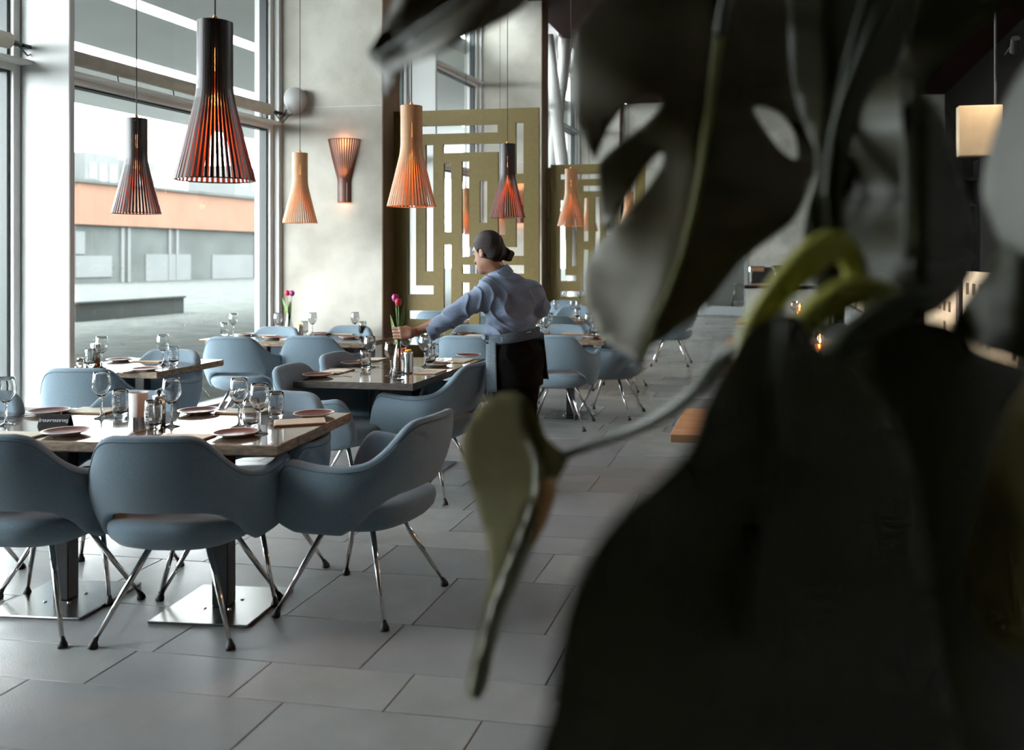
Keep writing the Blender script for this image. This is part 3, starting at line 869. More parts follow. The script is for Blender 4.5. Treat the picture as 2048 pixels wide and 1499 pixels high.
# front table
t = 'front'
for (a, b) in ((12, 850), (203, 836), (343, 853), (478, 853), (519, 868)): wineglass(T(a, b), t)
for (a, b, rz) in ((241, 834, R(20)), (307, 859, R(-10)), (502, 857, R(55)), (552, 838, R(62))): tumbler(T(a, b), t, rz)
for (a, b) in ((97, 827), (133, 868), (397, 826), (472, 871), (628, 832)): plate(T(a, b), t)
for (a, b, an) in ((26, 873, 4), (188, 822, 4), (364, 877, 4), (488, 823, 4), (600, 845, 30)): menu(T(a, b), t, an)
for (a, b, an) in ((90, 866, 50), (432, 868, 48), (440, 826, 200), (575, 834, 250)): fork(T(a, b), t, an, 0.001)
for (a, b, an) in ((55, 832, 40), (143, 824, 35), (322, 870, 55), (531, 826, 45)): knife(T(a, b), t, an, 0.001)
# window table
t = 'window'
for (a, b) in ((203, 736), (326, 731)): wineglass(T(a, b), t)
tumbler(T(180, 733), t, R(0)); tumbler(T(347, 729), t, R(10))
for (a, b) in ((241, 722), (292, 741)): plate(T(a, b), t)
for (a, b, an) in ((232, 743, 0), (305, 722, 0)): menu(T(a, b), t, an)
fork(T(262, 722), t, 20, 0.001); knife(T(262, 744), t, 60, 0.001)
# dark middle table
t = 'middle'
for (a, b) in ((740, 735), (782, 751), (850, 733), (812, 721), (858, 722)): wineglass(T(a, b), t)
for (a, b, rz) in ((731, 738, R(30)), (798, 756, R(-20)), (859, 730, R(40)), (868, 721, R(20))): tumbler(T(a, b), t, rz)
for (a, b) in ((636, 753), (709, 729), (878, 731), (937, 713)): plate(T(a, b), t)
for (a, b, an) in ((672, 743, 88), (742, 720, 88), (860, 744, 90), (918, 722, 90)): menu(T(a, b), t, an)
for (a, b, an) in ((672, 748, 10), (730, 729, 10), (905, 729, 190), (845, 744, 185)): fork(T(a, b), t, an, 0.009)
for (a, b, an) in ((690, 740, 12), (757, 724, 12), (890, 722, 170)): knife(T(a, b), t, an, 0.009)
# table by the concrete wall
t = 'wall'
for (a, b) in ((467, 671), (556, 670), (625, 669), (710, 668)): wineglass(T(a, b), t)
for (a, b) in ((449, 671), (609, 668), (725, 669)): tumbler(T(a, b), t, 0.2, False)
for (a, b) in ((490, 671), (546, 677), (640, 669), (698, 676)): plate(T(a, b), t)
for (a, b) in ((430, 679), (540, 670), (590, 679), (690, 668)): menu(T(a, b), t)
# table behind the waitress
t = 'behind'
for (a, b) in ((913, 670), (1098, 669), (1177, 671), (1092, 677)): wineglass(T(a, b), t)
for (a, b) in ((885, 668), (1077, 672), (1189, 670)): tumbler(T(a, b), t, 0.1)
for (a, b) in ((925, 668), (1085, 671), (1185, 675)): plate(T(a, b), t)
for (a, b) in ((955, 671), (1147, 668), (1060, 676)): menu(T(a, b), t)
# far tables
t = 'fourth'
for (a, b) in ((1112, 634), (1146, 634), (1157, 635), (1090, 634)): wineglass(T(a, b), t)
tumbler(T(1155, 637), t, 0.1, False); plate(T(1075, 635), t); menu(T(1138, 634), t)
t = 'fifth'
for (a, b) in ((1113, 607), (1128, 608), (1160, 608), (1171, 607)): wineglass(T(a, b), t)
t = 'screen'
plate(T(890, 628), t); plate(T(925, 627), t); wineglass(T(872, 627), t); menu(T(905, 629), t)

TABN = {'front': 'the front table', 'window': 'the small window table', 'middle': 'the dark middle table', 'wall': 'the table by the concrete wall',
        'behind': 'the table behind the waitress', 'fourth': 'the fourth-row far table', 'fifth': 'the farthest table', 'screen': 'the table behind the gold screen'}
KN = {'wine_glass': ('clear stemmed wine glass', 'wine glass'), 'water_tumbler': ('clear water tumbler', 'tumbler'), 'side_plate': ('terracotta side plate', 'plate'),
      'menu': ('cream menu card', 'menu'), 'fork': ('steel fork', 'fork'), 'knife': ('steel knife', 'knife')}
def finish_items():
    by = {}
    for (x, k, tb, o) in ITEMS: by.setdefault((k, tb), []).append((x, o))
    for (k, tb), L in by.items():
        L.sort(key=lambda q: q[0])
        for i, (x, o) in enumerate(L):
            pos = '' if len(L) == 1 else (', leftmost' if i == 0 else (', rightmost' if i == len(L) - 1 else ', %s from the left' % ORD[i]))
            tag(o, '%s on %s%s' % (KN[k][0], TABN[tb], pos), KN[k][1], '%s on %s' % (k.replace('_', ' ') + 's' if not k.endswith('knife') else 'knives', TABN[tb]))
finish_items()

# reserved sign (lettering seen from behind, mirrored)
sg = empty('reserved_sign', T(111, 851), R(6) + PSI * 0.4)
L_ = 0.135
for s in (1, -1):
    v = [(-L_ / 2, -0.022 * s, 0.0), (L_ / 2, -0.022 * s, 0.0), (L_ / 2, 0, 0.05), (-L_ / 2, 0, 0.05)]
    v2 = [(x, y - 0.002 * s, z) for (x, y, z) in v]
    ob('card', mesh('card', v + v2, [(0, 1, 2, 3), (7, 6, 5, 4), (0, 4, 5, 1), (1, 5, 6, 2), (2, 6, 7, 3), (3, 7, 4, 0)], M['signblack']), sg)
tm = text_mesh('gereserveerd', 0.0245); tm.materials.clear(); tm.materials.append(M['signtext'])
k = math.atan2(0.022, 0.05)
for v in tm.vertices:
    x, y = -v.co.x, v.co.y
    z = 0.027 + y * math.cos(k); yy = -0.022 * (1 - z / 0.05) - 0.0026
    v.co = (x, yy, z)
ob('lettering', tm, sg)
tag(sg, 'black folded reserved sign on the front table', 'sign')
# frosted candle holder, steel mill
def cyl(r0, r1, h, n=24): return [(0, 0), (r0, 0), (r1, h), (r1 - 0.002, h), (r0 - 0.002, 0.004), (0, 0.004)]
ch_ = empty('candle_holder', T(277, 846))
ob('steel_foot', MB().lathe([(0, 0), (0.037, 0), (0.037, 0.032), (0.0, 0.032)], 28).mesh('steel_foot', M['steel'], False), ch_)
ob('frosted_chimney', MB().lathe([(0.038, 0.032), (0.040, 0.14), (0.0385, 0.14), (0.0365, 0.034)], 28).mesh('frosted_chimney', M['frost'], True), ch_)
tag(ch_, 'frosted glass candle holder on steel foot on the front table', 'candle holder')
def steel_mill(px, py, lab, h=0.125, r=0.028, knob='blackmetal'):
    o = empty('pepper_mill', T(px, py))
    ob('body', MB().lathe([(0, 0), (r, 0), (r, h), (r * 0.9, h + 0.004), (0, h + 0.004)], 24).mesh('body', M['steel'], True), o)
    ob('knob', MB().lathe([(0, h + 0.004), (0.006, h + 0.004), (0.006, h + 0.012), (0.011, h + 0.018), (0.011, h + 0.026), (0.006, h + 0.032), (0, h + 0.033)], 14).mesh('knob', M[knob], True), o)
    return tag(o, lab, 'pepper mill')
steel_mill(318, 848, 'steel pepper mill with dark knob behind a tumbler on the front table')
steel_mill(191, 731, 'steel pepper mill on the small window table', 0.15, 0.03)
o = empty('salt_pot', T(160, 734))
ob('body', MB().lathe([(0, 0), (0.022, 0), (0.026, 0.02), (0.02, 0.05), (0, 0.05)], 18).mesh('body', M['glass'], True), o)
ob('lid', MB().lathe([(0, 0.05), (0.02, 0.05), (0.018, 0.064), (0.0, 0.07)], 18).mesh('lid', M['steel'], True), o)
tag(o, 'small salt pot with steel lid at the window end of the window table', 'salt pot')
# tin with yellow flowers, orange jar on the middle table
def tin(px, py, lab, h=0.14, r=0.03):
    o = empty('tin_can', T(px, py))
    rb = []
    for i in range(12):
        z = h * i / 11; rb.append((r + (0.0009 if i % 2 else 0), z))
    ob('can', MB().lathe([(0, 0)] + rb + [(r - 0.002, h), (r - 0.002, 0.01), (0, 0.01)], 26).mesh('can', M['steel'], True), o)
    b = MB()
    for i in range(5):
        a = i * 1.3; b.lathe([(0, 0.0), (0.010, 0.004), (0.012, 0.011), (0.006, 0.018), (0, 0.018)], 8, c=(0.012 * math.cos(a), 0.012 * math.sin(a), h - 0.004))
    ob('yellow_blossoms', b.mesh('yellow_blossoms', M['yellow'], True), o)
    return tag(o, lab, 'tin can')
tin(817, 746, 'metal tin with yellow blossoms beside the vase on the dark middle table')
tin(1066, 674, 'metal tin with yellow blossoms right of the waitress behind her back', 0.10)
tin(600, 671, 'metal tin with yellow blossoms by the vase at the concrete wall', 0.10)
o = empty('orange_jar', T(802, 728))
ob('jar', MB().lathe([(0, 0), (0.028, 0), (0.031, 0.02), (0.031, 0.11), (0.029, 0.112), (0.029, 0.01), (0, 0.01)], 24).mesh('jar', M['orangejar'], True), o)
ob('tea_light', MB().lathe([(0, 0.01), (0.018, 0.01), (0.018, 0.028), (0, 0.028)], 16).mesh('tea_light', M['cream']), o)
tag(o, 'orange glass candle jar behind the vase on the dark middle table', 'candle jar')

# ---- vases of tulips
def vase(p, label, flowers, h=0.255):
    o = empty('bottle_vase', p)
    k = h / 0.255
    ob('glass_body', MB().lathe([(0, 0), (0.034, 0), (0.038, 0.006 * k), (0.038, 0.05 * k), (0.034, 0.10 * k), (0.022, 0.16 * k), (0.015, 0.20 * k), (0.0145, 0.235 * k), (0.018, 0.255 * k), (0.0165, 0.255 * k), (0.0125, 0.235 * k), (0.013, 0.20 * k), (0.020, 0.16 * k), (0.032, 0.10 * k), (0.036, 0.05 * k), (0.034, 0.01), (0, 0.01)], 28).mesh('glass_body', M['thickglass'], True), o)
    tag(o, label, 'vase')
    return o
def tulip(p, base, tip, m, label, leaves, size=1.0):
    """p world origin; base and tip offsets of the stem"""
    o = empty('tulip', p)
    b0, t0 = Vector(base), Vector(tip)
    mid = b0.lerp(t0, 0.5) + Vector((0.008, 0, 0))
    ob('stem', MB().tube([b0, b0.lerp(mid, 0.6), mid, mid.lerp(t0, 0.6), t0], 0.0032, 8).mesh('stem', M['stem'], True), o)
    ax = (t0 - mid).normalized(); q = ax.to_track_quat('Z', 'Y')
    for i in range(6):
        a = i * math.pi / 3; v = []; f = []
        inner = 0.9 if i % 2 else 1.0
        n = 7
        for r in range(n):
            tt = r / (n - 1)
            rad = size * inner * (0.004 + 0.0185 * math.sin(math.pi * min(1, 0.12 + tt * 0.78)) ** 0.8)
            hw = size * 0.0155 * math.sin(math.pi * (0.12 + 0.86 * tt)) ** 0.7
            z = size * 0.048 * tt
            for c in (-1, -0.5, 0, 0.5, 1):
                an = a + c * hw / max(rad, 0.006) * 0.9
                v.append(t0 + q @ Vector((rad * math.cos(an), rad * math.sin(an), z)))
        for r in range(n - 1):
            for c in range(4): f.append((r * 5 + c, r * 5 + c + 1, (r + 1) * 5 + c + 1, (r + 1) * 5 + c))
        ob('petal', mesh('petal', v, f, m, True), o)
    for (bb, tt2, wd, bend) in leaves:
        b1, t1 = Vector(bb), Vector(tt2); v = []; f = []; n = 9
        ax2 = (t1 - b1).normalized(); sd = ax2.cross(Vector(bend)).normalized()
        for r in range(n):
            u = r / (n - 1); c = b1.lerp(t1, u) + Vector(bend) * (u * u)
            hw = wd * math.sin(math.pi * (0.1 + 0.9 * u)) ** 0.8
            v += [c - sd * hw + Vector(bend).normalized() * 0.25 * hw, c, c + sd * hw + Vector(bend).normalized() * 0.25 * hw]
        for r in range(n - 1):
            for c in range(2): f.append((r * 3 + c, r * 3 + c + 1, (r + 1) * 3 + c + 1, (r + 1) * 3 + c))
        ob('leaf', mesh('leaf', v, f, M['stem'], True), o)
    tag(o, label, 'tulip', 'cut tulips')
    return o
VP = T(797, 757)
vase(VP, 'clear glass bottle vase the waitress holds on the dark middle table', None, 0.27)
tulip(VP, (0, 0, 0.06), (0.0, 0.0, 0.452), M['tulipred'], 'red tulip in the vase held by the waitress', [((0.005, -0.01, 0.22), (0.045, -0.02, 0.485), 0.014, (0.012, -0.02, 0.0)), ((0.0, -0.01, 0.24), (0.03, 0.01, 0.42), 0.012, (0.02, -0.02, 0.0))])
tulip(VP, (0.005, 0, 0.05), (-0.024, 0.012, 0.478), M['tulippink'], 'magenta tulip in the vase held by the waitress', [((-0.005, -0.01, 0.20), (-0.03, -0.01, 0.40), 0.018, (-0.012, -0.02, 0.0))])
VQ = T(578, 667)
vase(VQ, 'clear glass bottle vase on the table by the concrete wall', None, 0.25)
tulip(VQ, (0, 0, 0.03), (-0.018, 0.0, 0.375), M['tulipred'], 'red tulip in the vase at the concrete wall', [((0.0, -0.008, 0.16), (-0.04, -0.02, 0.36), 0.022, (-0.012, -0.02, 0.0))], 1.15)
tulip(VQ, (-0.005, 0, 0.03), (0.024, 0.01, 0.372), M['tulippink'], 'magenta tulip in the vase at the concrete wall', [((0.004, -0.008, 0.14), (0.018, -0.01, 0.33), 0.014, (0.012, -0.015, 0.0))], 1.15)

# ================================================================== pendant lamps
LAMP_H, NSLAT = 0.66, 44
LPROF = [(0.0, 0.160), (0.10, 0.1345), (0.20, 0.110), (0.28, 0.0905), (0.335, 0.078), (0.375, 0.0725), (0.42, 0.0705), (0.50, 0.0705), (0.66, 0.0705)]
def slat_mesh(m, prof=LPROF, flare=True):
    v = []; f = []; th = 0.0042
    for (z, r) in prof:
        hw = min(math.pi * r / NSLAT * 0.93, 0.0058)
        for (dx, dy) in ((0, -hw), (0, hw), (-th, hw), (-th, -hw)): v.append((r + dx, dy, z))
    n = len(prof)
    for i in range(n - 1):
        for k in range(4): f.append((i * 4 + k, i * 4 + (k + 1) % 4, (i + 1) * 4 + (k + 1) % 4, (i + 1) * 4 + k))
    f.append((3, 2, 1, 0)); b = (n - 1) * 4; f.append((b, b + 1, b + 2, b + 3))
    fm = [(0 if i % 4 == 0 else 1) for i in range(4 * (n - 1))] + [1, 1]
    return mesh('slat', v, f, mats=[m, M['slatcore'] if m.name.startswith('black') else m], fm=fm)
SLAT = {k: slat_mesh(M[k]) for k in ('birch', 'blackslat', 'walnut')}
def ring(r, z, w, h, m, n=44):
    b = MB(); b.lathe([(r - w, z), (r, z), (r, z + h), (r - w, z + h), (r - w, z)], n); return b.mesh('hoop', m)
HOOP = {k: [ring(0.156, 0.0, 0.006, 0.005, M[k]), ring(0.0660, 0.645, 0.012, 0.010, M[k]), ring(0.068, 0.40, 0.005, 0.006, M[k])] for k in ('birch', 'blackslat', 'walnut')}
BULB = MB().lathe([(0, 0.455), (0.018, 0.46), (0.028, 0.48), (0.03, 0.495), (0.024, 0.52), (0.013, 0.545), (0.013, 0.55)], 16).mesh('bulb', M['bulb'], True)
SOCK = MB().lathe([(0.013, 0.55), (0.02, 0.55), (0.02, 0.61), (0.008, 0.63), (0.004, 0.66), (0, 0.66)], 14).mesh('socket', M['cord'], True)
CAP = MB().lathe([(0.0, 0.655), (0.012, 0.655), (0.012, 0.675), (0.004, 0.69), (0, 0.69)], 12).mesh('cord_grip', M['copper'], True)
def pendant(px, pyb, pyt, kind, label, ztop=5.6, energy=4.0):
    s = (pyb - pyt) / LAMP_H
    d = FPX / s
    p = W(px, pyb, d)
    r = empty('slatted_pendant_lamp', p)
    for i in range(NSLAT): ob('slat', SLAT[kind], r, None, (0, 0, 2 * math.pi * (i + 0.5) / NSLAT))
    for h in HOOP[kind]: ob('hoop', h, r)
    sk = ob('socket', SOCK, r); ob('bulb', BULB, sk)
    ob('cord_grip', CAP, r)
    ob('cord', MB().tube([(0, 0, 0.68), (0, 0, ztop - p.z)], 0.0035, 6).mesh('cord', M['cord']), r)
    ob('ceiling_rose', MB().lathe([(0.05, ztop - p.z - 0.03), (0.05, ztop - p.z), (0, ztop - p.z)], 16).mesh('ceiling_rose', M['cord']), r)
    li = bpy.data.lights.new('bulb_light', 'POINT'); li.energy = energy * (2.0 if kind == 'blackslat' else 0.8); li.color = (1.0, 0.36, 0.10); li.shadow_soft_size = 0.03
    lo = bpy.data.objects.new('bulb_light', li); COL.objects.link(lo); lo.parent = r; lo.location = (0, 0, 0.34)
    tag(r, label, 'lamp', 'slatted pendant lamps')
    return r
pendant(430, 361, 44, 'blackslat', 'large black slatted pendant lamp nearest to us, over the front table', 5.9, 6.5)
pendant(273, 427, 237, 'blackslat', 'black slatted pendant lamp over the small window table', 5.9, 3)
pendant(600, 446, 306, 'birch', 'birch slatted pendant lamp in front of the concrete wall', 5.9, 7)
pendant(823, 413, 212, 'birch', 'large birch slatted pendant lamp over the dark middle table', 5.6, 8)
pendant(1015, 435, 288, 'blackslat', 'black slatted pendant lamp above the waitress', 5.6, 8)
pendant(1142, 452, 338, 'birch', 'birch slatted pendant lamp before the second gold screen', 5.6, 7)
pendant(1257, 476, 383, 'birch', 'birch slatted pendant lamp glimpsed between the hanging leaf lobes', 5.6, 6)
pendant(932, 468, 377, 'birch', 'birch pendant lamp seen through the gold screen, middle one of three', 5.9, 6)
pendant(822, 460, 372, 'birch', 'birch pendant lamp seen through the gold screen, leftmost of three', 5.9, 6)
pendant(1000, 468, 383, 'birch', 'birch pendant lamp seen through the gold screen, rightmost of three', 5.9, 6)
pendant(1178, 462, 386, 'birch', 'birch pendant lamp beside the hanging leaf beyond the second gold screen', 5.6, 6)

# ---- wall lamp on the concrete wall (fan of slats opening upwards)
def wall_lamp(p, label, rz=0.0, sc=1.0):
    r = empty('slatted_wall_lamp', p, rz)
    n = 19
    for i in range(n):
        a = -math.pi / 2 + (i - (n - 1) / 2) * math.pi / (n - 1) * 0.98
        pr = [(0.0, 0.070), (0.20, 0.070), (0.245, 0.075), (0.32, 0.095), (0.46, 0.130), (0.64, 0.170)]
        v = []; f = []
        for (z, rr) in pr:
            hw = 0.0057; c, s_ = math.cos(a), math.sin(a)
            for (dr, dt) in ((0, -hw), (0, hw), (-0.004, hw), (-0.004, -hw)):
                v.append((((rr + dr) * c - dt * s_) * sc, ((rr + dr) * s_ * 0.75 + dt * c) * sc, z * sc))
        for q in range(len(pr) - 1):
            for k in range(4): f.append((q * 4 + k, q * 4 + (k + 1) % 4, (q + 1) * 4 + (k + 1) % 4, (q + 1) * 4 + k))
        f.append((3, 2, 1, 0)); b = (len(pr) - 1) * 4; f.append((b, b + 1, b + 2, b + 3))
        ob('slat', mesh('slat', v, f, M['walnut']), r)
    hm = MB(); 
    for (z, rr) in ((0.005, 0.066), (0.20, 0.066), (0.635, 0.164)):
        pts = [(rr * sc * math.cos(a), rr * 0.75 * sc * math.sin(a), z * sc) for a in np.linspace(-math.pi, 0, 20)]
        hm.tube(pts, 0.004, 6)
    ob('hoop', hm.mesh('hoop', M['walnut']), r)
    sl = ob('sleeve', MB().box((-0.05, -0.042, 0.01), (0.05, -0.002, 0.2)).mesh('sleeve', M['blackslat']), r)
    ob('bulb', MB().lathe([(0, 0.26), (0.009, 0.265), (0.013, 0.29), (0.010, 0.32), (0.005, 0.34), (0, 0.345)], 14, c=(0, -0.022, -0.15)).mesh('bulb', M['bulb'], True), r)
    for z in (0.60, 0.30, -0.015):
        li = bpy.data.lights.new('bulb_light', 'POINT'); li.energy = {0.60: 0.9, 0.30: 0.7, -0.015: 0.35}[z]; li.color = (1.0, 0.30, 0.09); li.shadow_soft_size = 0.03
        lo = bpy.data.objects.new('bulb_light', li); COL.objects.link(lo); lo.parent = r; lo.location = (0, -0.05, z)
    tag(r, label, 'wall lamp')
p = onY(689, 405, S1[2]); wall_lamp((p.x, S1[2] - 0.001, p.z), 'walnut slatted wall lamp on the near concrete wall')
p = onY(1042, 446, S2[2]); wall_lamp((p.x, S2[2] - 0.001, p.z), 'slatted wall lamp on the farther concrete wall seen through the gold screen')

# ---- wall speaker
p = onY(601, 205, S1[2])
r = empty('wall_speaker', (p.x, S1[2] - 0.10, p.z), R(14))
b = MB(); v = []; f = []
N = 32
for (k, y_) in ((0.80, 0.08), (0.97, 0.05), (1.0, 0.0), (0.94, -0.055), (0.80, -0.075), (0.0, -0.08)):
    for i in range(N):
        a = 2 * math.pi * i / N
        z = 0.138 * math.sin(a); x = 0.108 * math.cos(a) * (1 + 0.12 * math.sin(a)) if math.sin(a) > -0.2 else 0.108 * math.cos(a) * (0.976 + 0.32 * (math.sin(a) + 0.2))
        v.append((x * k, y_, z * k))
for q in range(5):
    for i in range(N): f.append((q * N + i, q * N + (i + 1) % N, (q + 1) * N + (i + 1) % N, (q + 1) * N + i))
ob('cabinet', mesh('cabinet', v, f, M['speaker'], True), r)
v2 = [(x * 0.82, -0.078, z * 0.82) for (x, y_, z) in v[:N]]
ob('wall_bracket', MB().box((-0.025, 0.04, -0.03), (0.025, 0.10, 0.03)).mesh('wall_bracket', M['gasket']), r)
ob('cable', MB().tube([(-0.02, 0.08, -0.10), (-0.09, 0.08, -0.14), (-0.16, 0.085, -0.22)], 0.005, 6).mesh('cable', M['cord']), r)
tag(r, 'grey wall speaker on the near concrete wall', 'speaker')

# ================================================================== gold lattice screens
SY = S1[2] + 0.27
def spx(x, y_): return onY(770 + x / 3.123, 200 + y_ / 3.123, SY)
left, right = onY(787, 300, SY).x, onY(1078, 300, SY).x
ztop = onY(930, 219, SY).z
holes = [(147, 158, 703, 208), (817, 140, 865, 460), (363, 272, 750, 326), (706, 300, 752, 840), (254, 280, 301, 1068), (147, 420, 193, 1212), (147, 1158, 303, 1212),
         (367, 395, 412, 822), (367, 905, 413, 1340), (480, 383, 525, 978), (480, 918, 866, 972), (818, 515, 866, 972), (592, 505, 638, 765), (482, 1030, 868, 1083),
         (481, 1140, 526, 1540), (147, 1315, 400, 1368), (590, 1180, 868, 1232), (590, 1300, 640, 1600), (700, 1300, 868, 1352), (147, 1480, 412, 1530)]
HR = []
for (x0, y0, x1, y1) in holes:
    a = spx(x0, (y0 + y1) / 2); b_ = spx(x1, (y0 + y1) / 2)
    xm = (x0 + x1) / 2
    HR.append((a.x - left, b_.x - left, spx(xm, y1).z, spx(xm, y0).z))
WS = right - left
def screen_mesh():
    def snap(vals):
        vals = sorted(vals); out = []
        for v in vals:
            if not out or v - out[-1] > 1e-4: out.append(v)
        return out
    xs = snap([0, WS] + [h[0] for h in HR] + [h[1] for h in HR]); zs = snap([0.03, ztop] + [h[2] for h in HR] + [h[3] for h in HR])
    xs = [x for x in xs if 0 <= x <= WS]; zs = [z for z in zs if 0.03 <= z <= ztop]
    nx, nz = len(xs) - 1, len(zs) - 1
    fill = [[True] * nz for _ in range(nx)]
    for i in range(nx):
        for j in range(nz):
            cx, cz = (xs[i] + xs[i + 1]) / 2, (zs[j] + zs[j + 1]) / 2
            for (a, b_, c, d) in HR:
                if a < cx < b_ and c < cz < d: fill[i][j] = False
    T_ = 0.035; v = []; f = []; idx = {}
    def V(i, j, k):
        if (i, j, k) not in idx: idx[(i, j, k)] = len(v); v.append((xs[i], k * T_, zs[j]))
        return idx[(i, j, k)]
    F = lambda i, j: 0 <= i < nx and 0 <= j < nz and fill[i][j]
    for i in range(nx):
        for j in range(nz):
            if not fill[i][j]: continue
            f.append((V(i, j, 0), V(i + 1, j, 0), V(i + 1, j + 1, 0), V(i, j + 1, 0)))
            f.append((V(i, j, 1), V(i, j + 1, 1), V(i + 1, j + 1, 1), V(i + 1, j, 1)))
            if not F(i - 1, j): f.append((V(i, j, 0), V(i, j + 1, 0), V(i, j + 1, 1), V(i, j, 1)))
            if not F(i + 1, j): f.append((V(i + 1, j, 0), V(i + 1, j, 1), V(i + 1, j + 1, 1), V(i + 1, j + 1, 0)))
            if not F(i, j - 1): f.append((V(i, j, 0), V(i, j, 1), V(i + 1, j, 1), V(i + 1, j, 0)))
            if not F(i, j + 1): f.append((V(i, j + 1, 0), V(i + 1, j + 1, 0), V(i + 1, j + 1, 1), V(i, j + 1, 1)))
    return mesh('lattice_panel', v, f, M['gold'])
SCR = screen_mesh()
POST = MB().box((-0.055, -0.02, 0.0), (-0.004, 0.05, ztop - 0.05)).mesh('hinge_post', M['gold'])
HINGE = MB().tube([(-0.02, -0.03, -0.05), (-0.02, -0.03, 0.05)], 0.012, 10).mesh('hinge', M['gasket'])
for (x, y_, lab) in ((left, SY, 'gold lattice screen with meander cutouts behind the waitress'), (S2[1] + 0.075, S2[2] + 0.27, 'farther gold lattice screen beside the hanging leaf')):
    r = empty('lattice_screen', (x, y_, 0))
    ob('lattice_panel', SCR, r)
    ps = ob('hinge_post', POST, r)
    for z in (0.5, 1.2, 2.1): ob('hinge', HINGE, ps, (0, 0, z))
    tag(r, lab, 'screen', 'gold lattice screens')
# ================================================================== the waitress
def sdf_mesh(name, fn, lo, hi, h, m):
    lo = np.array(lo, float); hi = np.array(hi, float)
    B = 8
    nb = np.ceil((hi - lo) / (h * B)).astype(int)
    n = nb * B + 1
    cs = [lo[k] + (np.arange(nb[k]) + 0.5) * h * B for k in range(3)]
    cg = np.stack(np.meshgrid(*cs, indexing='ij'), -1).reshape(-1, 3)
    cv = fn(cg).reshape(nb)
    act = np.abs(cv) < h * B * 1.35
    val = np.ones(n, np.float32)
    sgn = np.where(cv < 0, -1.0, 1.0).astype(np.float32)
    for k in range(3): sgn = np.repeat(sgn, B, axis=k)
    val[:-1, :-1, :-1] = sgn
    mask = np.zeros(n, bool)
    am = act
    for k in range(3): am = np.repeat(am, B, axis=k)
    mask[:-1, :-1, :-1] |= am; mask[1:, :-1, :-1] |= am; mask[:-1, 1:, :-1] |= am; mask[:-1, :-1, 1:] |= am
    mask[1:, 1:, :-1] |= am; mask[1:, :-1, 1:] |= am; mask[:-1, 1:, 1:] |= am; mask[1:, 1:, 1:] |= am
    idx = np.argwhere(mask)
    out = np.empty(len(idx), np.float32)
    for s in range(0, len(idx), 400000):
        out[s:s + 400000] = fn(lo + idx[s:s + 400000] * h)
    val[mask] = out
    ins = val < 0
    c = np.zeros(n - 1, np.int8)
    for dx in (0, 1):
        for dy in (0, 1):
            for dz in (0, 1):
                c += ins[dx:n[0] - 1 + dx, dy:n[1] - 1 + dy, dz:n[2] - 1 + dz]
    cells = np.argwhere((c > 0) & (c < 8))
    vid = -np.ones(n - 1, np.int32); vid[tuple(cells.T)] = np.arange(len(cells))
    cor = np.array([(i, j, k) for i in (0, 1) for j in (0, 1) for k in (0, 1)])
    cvs = np.stack([val[tuple((cells + o).T)] for o in cor], 1)
    acc = np.zeros((len(cells), 3)); cnt = np.zeros(len(cells))
    for a in range(8):
        for b in range(a + 1, 8):
            if np.abs(cor[a] - cor[b]).sum() != 1: continue
            va, vb = cvs[:, a], cvs[:, b]
            cr = (va < 0) != (vb < 0)
            t = np.where(cr, va / np.where(cr, va - vb, 1), 0)[:, None]
            acc += np.where(cr[:, None], cor[a] + t * (cor[b] - cor[a]), 0); cnt += cr
    verts = lo + (cells + acc / cnt[:, None]) * h
    faces = []
    for ax in range(3):
        o1, o2 = (ax + 1) % 3, (ax + 2) % 3
        sl0 = [slice(None)] * 3; sl1 = [slice(None)] * 3
        sl0[ax] = slice(0, n[ax] - 1); sl1[ax] = slice(1, n[ax])
        A = ins[tuple(sl0)]; Bn = ins[tuple(sl1)]
        e = np.argwhere(A != Bn)
        e = e[(e[:, o1] > 0) & (e[:, o2] > 0) & (e[:, o1] < n[o1] - 1) & (e[:, o2] < n[o2] - 1)]
        d1 = np.zeros(3, int); d1[o1] = 1; d2 = np.zeros(3, int); d2[o2] = 1
        q = np.stack([vid[tuple((e - d1 - d2).T)], vid[tuple((e - d2).T)], vid[tuple(e.T)], vid[tuple((e - d1).T)]], 1)
        fl = A[tuple(e.T)]
        q[~fl] = q[~fl][:, ::-1]
        faces.append(q)
    faces = np.concatenate(faces)
    faces = faces[(faces >= 0).all(1)]
    me = bpy.data.meshes.new(name)
    me.vertices.add(len(verts)); me.vertices.foreach_set('co', verts.ravel())
    me.loops.add(faces.size); me.polygons.add(len(faces))
    me.loops.foreach_set('vertex_index', faces.ravel().astype(np.int32))
    me.polygons.foreach_set('loop_start', np.arange(0, faces.size, 4, dtype=np.int32))
    me.polygons.foreach_set('use_smooth', np.ones(len(faces), bool))
    me.update(calc_edges=True); me.validate()
    me.materials.append(m)
    return me
def smin(a, b, k):
    h = np.clip(0.5 + 0.5 * (b - a) / k, 0, 1)
    return b + (a - b) * h - k * h * (1 - h)
def cone(p, a, b, ra, rb):
    a = np.array(a); b = np.array(b); ba = b - a
    t = np.clip(((p - a) @ ba) / (ba @ ba), 0, 1)
    return np.linalg.norm(p - a - t[:, None] * ba, axis=1) - (ra + (rb - ra) * t)
def ell(p, c, ax, r):
    q = (p - np.array(c)) @ np.array(ax).T
    r = np.array(r)
    k0 = np.linalg.norm(q / r, axis=1); k1 = np.linalg.norm(q / (r * r), axis=1) + 1e-9
    return k0 * (k0 - 1) / k1
WDP = 5.85
def wp(px, py, dd=0.0): return np.array(W(px, py, WDP + dd))
rc = np.array((CP, SP, 0.0)); fc = np.array((-SP, CP, 0.0)); zc = np.array((0, 0, 1.0))
def nz(v): return v / np.linalg.norm(v)
TF = nz(-0.54 * rc + 0.84 * fc); TL = nz(np.cross(zc, TF))         # torso facing, torso left
